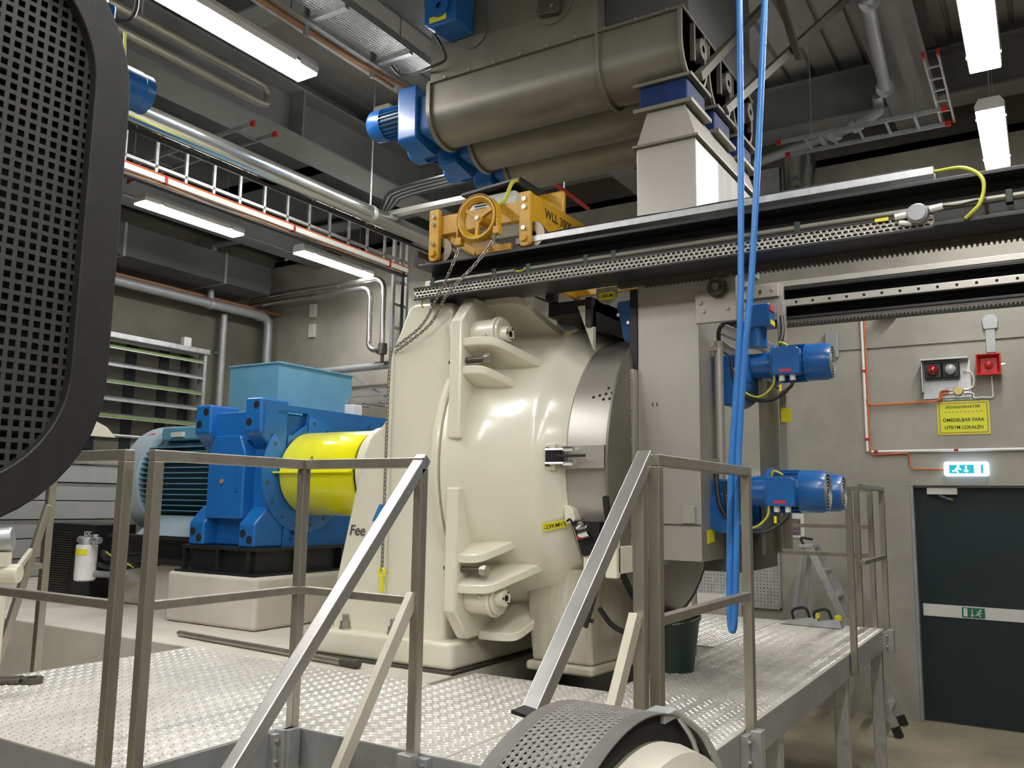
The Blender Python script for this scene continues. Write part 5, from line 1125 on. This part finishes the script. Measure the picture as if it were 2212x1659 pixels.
ct1 = clad_tray('cable_ladder', 'cable ladder with red end caps running along the back wall at upper right', (-1.93, 7.72, 5.3), (-.55, 7.72, 5.3), (0, .33, 0))
clad_tray('cable_ladder', 'cable ladder with red end caps left of the top right lamps', (-.60, 6.75, 5.33), (-.60, 8.05, 5.33), (.10, 0, 0), .2)
for x in (-7.2, -6.5): build(MB().cyl((x, 4.70, 5.02), (x, 4.70, 5.82), .006, n=6), 'hanger', 'galvanised', ct0)
for x in (-1.7, -.8): build(MB().cyl((x, 8.05, 5.3), (x, 8.05, ZC), .006, n=6), 'hanger', 'galvanised', ct1)
cbx = thing('cable_bundle', 'thick bundle of black cables sweeping behind the yellow trolley', 'cable', (-4.3, 5.7, 4.6))
for i in range(7): parts(MB().tube(spline([(-5.55, 6.3, 4.60+.01*i), (-5.0, 5.75+.03*i, 4.63+.01*i), (-4.75, 5.66+.03*i, 4.70), (-3.9, 5.62+.03*i, 4.70), (-3.2, 5.62+.03*i, 4.70)], 6), .014), 'cable', ('cable_black', 'pipe_grey')[i % 2], cbx)
build(B(-5.1, -3.3, 5.90, 5.98, 4.58, 4.62), 'tray_edge', 'white_paint', cbx)
rp_ = thing('red_pipe', 'thin red pipe crossing behind the conveyors', 'pipe', (-3.36, 6.3, 4.6))
build(MB().cyl((-3.33, 5.6, 4.6), (-3.385, 6.70, 4.6), .018, n=10), 'pipe', 'red', rp_)
build(MB().cyl((-3.36, 6.2, 4.6), (-3.36, 6.2, 5.55), .006, n=6), 'hanger', 'galvanised', rp_)
sprk = thing('sprinkler_pipe', 'grey flanged water pipe with elbows under the ceiling at upper right', 'pipe', (-1.0, 7.4, 5.5))
build(MB().tube([(-.90, 6.2, 5.62), (-1.0, 7.75, 5.58)], .05, 14).tube(arc((-1.08, 7.80, 5.52), .08, 70, -70, 6, 'yz')+[(-1.15, 7.85, 5.42), (-1.35, 7.95, 5.40), (-2.3, 8.25, 5.36)], .045, 14), 'pipe', 'pipe_grey', sprk)
for p_ in ((-.895, 6.3, 5.62), (-.995, 7.68, 5.58), (-1.28, 7.92, 5.41), (-1.48, 8.0, 5.395), (-1.56, 8.03, 5.39)): build(MB().cyl(V(p_)-V((.02, -.02, 0)), V(p_)+V((.02, -.02, 0)), .075, n=16), 'flange', 'galvanised', sprk)
build(MB().cyl((-.9, 6.3, 5.67), (-.9, 6.3, ZC), .01, n=6), 'hanger', 'galvanised', sprk)
# lattice braces holding the hopper
lb_ = thing('hopper_brace', 'crossed angle steel braces right of the hopper', 'brace', (-1.4, 5.6, 4.7))
for (a, b) in (((-1.52, 4.36, 4.32), (-1.59, 6.09, 5.70)), ((-1.52, 4.82, 4.31), (-1.06, 6.33, 5.70))): build(MB().bar(a, b, .05, .05), 'angle_bar', 'brace_dark', lb_, bev=.003)
for (a, b) in (((-1.545, 4.25, 5.2), (-1.2, 5.6, 5.4)), ((-1.25, 4.25, 5.5), (-1.25, 5.6, 4.95))): build(MB().bar(a, b, .04, .05), 'angle_bar', 'iron', lb_)

# ------------------------------------------------------------------ belt guard at the left, front guard, hidden drive
GXp = -1.30; gc_y, gz0, gz1, gr_ = .583, 2.15, 2.625, .25
bg = thing('belt_guard', 'black square-holed mesh belt guard with broad rounded rim close at the left', 'machine guard', (GXp, gc_y, 1.9))
def stadium(r, n=24):
    return [(gc_y+r*math.cos(math.radians(a)), gz0+r*math.sin(math.radians(a))) for a in [-180+180*i/n for i in range(n+1)]]+[(gc_y+r*math.cos(math.radians(a)), gz1+r*math.sin(math.radians(a))) for a in [180*i/n for i in range(n+1)]]
so, si = stadium(gr_), stadium(gr_-.063)
nS = len(so); rim = MB()
vs = []
for (ring, xx) in ((so, GXp), (si, GXp), (si, GXp-.03), (so, GXp-.03)): vs += [(xx, p[0], p[1]) for p in ring]
fs = []
for q in range(4):
    for i in range(nS): fs.append((q*nS+i, q*nS+(i+1) % nS, ((q+1) % 4)*nS+(i+1) % nS, ((q+1) % 4)*nS+i))
rim.add(vs, fs)
build(rim, 'rim', 'guard_black', bg, bev=.003)
def inside(y, z, r):
    zz = min(max(z, gz0), gz1); return math.hypot(y-gc_y, z-zz) < r
pu, pv = .0172, .0172; y_0, z_0 = gc_y-.2, gz0-.2
build(MB().perf(lambda u, v: (GXp-.018, y_0+u, z_0+v), int(.4/pu)+1, int((.4+gz1-gz0)/pv)+1, pu, pv, .0105, .0105, 4, False, lambda u, v: 1 if inside(y_0+u, z_0+v, .198) else 0), 'mesh', 'guard_mesh', bg, smooth=False, solid=.002)
box_ = MB(); vs = [(GXp-.03, p[0], p[1]) for p in so]+[(GXp-.16, p[0], p[1]) for p in so]
box_.add(vs, [(i, (i+1) % nS, nS+(i+1) % nS, nS+i) for i in range(nS)]+[tuple(range(nS, 2*nS))])
build(box_, 'back_shell', 'guard_inside', bg, solid=.003)
bs = build(MB().box(GXp-.15, GXp-.08, gc_y-.06, gc_y+.06, 0, 1.92), 'support_post', 'guard_black', bg, bev=.006)
build(B(GXp-.25, GXp+.02, gc_y-.15, gc_y+.15, 0, .015), 'foot_plate', 'guard_black', bs)
dm = thing('overhead_drive', 'blue motor hanging behind the black mesh guard at top left with cable', 'motor', (-4.15, 2.7, 4.0))
o_ = V((-4.15, 2.52, 4.20))
build(MB().lathe([(0, .02), (.01, .08), (.05, .105), (.12, .11), (.12, .02)], (o_.x, o_.y+.10, o_.z-.03), 'y', 28).cyl((o_.x, o_.y-.3, o_.z-.03), (o_.x, o_.y+.06, o_.z-.03), .095, n=28), 'body', 'blue', dm)
build(MB().lathe([(.23, .02), (.23, .09), (.20, .112), (.08, .112), (.08, .02)], (o_.x, o_.y-.04, o_.z-.03), 'y', 28), 'fan_cover', 'blue', dm)
build(B(o_.x-.06, o_.x+.06, o_.y-.16, o_.y-.02, o_.z+.05, o_.z+.36), 'gear_column', 'blue', dm, bev=.012)
build(MB().cyl((o_.x, o_.y-.09, o_.z+.36), (o_.x, o_.y-.09, ZC), .05, n=14), 'drop_pipe', 'pipe_grey', dm)
build(MB().tube(spline([(o_.x+.06, o_.y-.05, o_.z+.26), (o_.x+.12, o_.y+.03, o_.z+.30), (o_.x+.12, o_.y+.05, o_.z+.45), (o_.x+.08, o_.y, o_.z+.65)], 6), .012), 'power_cable', 'cable_black', dm)
build(MB().tube(spline([(o_.x+.12, o_.y, o_.z+.20), (o_.x+.13, o_.y, o_.z), (o_.x+.12, o_.y-.05, o_.z-.2)], 6), .008), 'earth_cable', 'cable_yg', dm)
build(B(o_.x-.02, o_.x+.10, o_.y-.06, o_.y+.04, o_.z-.14, o_.z-.09), 'orange_plate', 'orange', dm, bev=.01)

fg = thing('front_guard', 'curved perforated steel guard arching over a pulley at the bottom of the view', 'machine guard', (-.68, 1.385, 0))
cyg, czg, rgd = 1.385, 1.14, .46
du_, dv_ = 3.35, .0142
def FP(u, v):   # u = degrees round the arch, v = along x
    a = math.radians(8+u); return (-.747+v, cyg-rgd*math.cos(a), czg+rgd*math.sin(a))
build(MB().perf(lambda u, v: FP(u, v), 92, 11, 1.78, .01162, .72, .0060, 8, True), 'perforated_sheet', 'guard_steel', fg, solid=.002)
for (xa, xb) in ((-.775, -.747), (-.6195, -.592)):
    build(MB().lathe([(xa, rgd-.0012), (xa, rgd+.0012), (xb, rgd+.0012), (xb, rgd-.0012)], (0, cyg, czg), 'x', 60, 6, 174, close=True), 'edge_band', 'guard_steel', fg)
build(MB().lathe([(-.772, .02), (-.772, rgd-.002)], (0, cyg, czg), 'x', 60, 0, 180), 'back_plate', 'guard_black', fg, solid=.004)
build(MB().lathe([(-.606, .36), (-.606, rgd-.002)], (0, cyg, czg), 'x', 60, 0, 180), 'front_ring', 'guard_black', fg, solid=.003)
build(MB().lathe([(-.74, .30), (-.74, .415), (-.58, .415), (-.545, .405), (-.52, .37), (-.52, .30)], (0, cyg, czg), 'x', 60), 'pulley_rim', 'brace_beige', fg)
build(MB().lathe([(-.60, .02), (-.60, .30), (-.56, .30)], (0, cyg, czg), 'x', 48), 'pulley_web', 'guard_steel', fg)
build(B(-.76, -.60, cyg-.30, cyg+.30, 0, czg-.40), 'pedestal', 'guard_black', fg, bev=.01)
build(MB().bar((-.775, cyg-.04, czg+rgd-.012), (-.815, cyg-.04, czg+rgd-.006), .045, .006), 'strap', 'rubber', fg)
parts(MB().tube(spline([(-.60, cyg+.16, czg+rgd-.02), (-.56, cyg+.22, czg+rgd-.08), (-.54, cyg+.27, czg+rgd-.2), (-.54, cyg+.3, czg+rgd-.4)], 6), .006).tube(spline([(-.60, cyg+.16, czg+rgd-.02), (-.57, cyg+.20, czg+rgd-.12), (-.57, cyg+.2, czg+rgd-.4)], 6), .005), 'wire', 'galvanised', fg)
parts(B(-.64, -.595, cyg+.10, cyg+.16, czg+rgd-.03, czg+rgd-.012), 'clip', 'lens_clear', fg, bev=.004)
# valve fitting at the left edge
vf = thing('valve_fitting', 'cream coloured valve fitting with steel cap at the far left edge', 'valve', (-4.15, 2.2, D+.002))
build(MB().cyl((-4.15, 2.20, D+.002), (-4.15, 2.20, 1.52), .035, n=16).cyl((-4.23, 2.15, 1.59), (-4.09, 2.26, 1.59), .045, n=16).cyl((-4.15, 2.20, 1.62), (-4.15, 2.20, 1.69), .045, n=8), 'body', 'cream', vf, bev=.008)
build(MB().cyl((-4.17, 2.17, 1.74), (-4.12, 2.23, 1.75), .055, n=20), 'gauge', 'galvanised', vf, bev=.006)
build(MB().bar((-4.10, 2.25, 1.61), (-4.62, 2.60, 1.66), .02, .03), 'strut', 'brace_beige', vf)
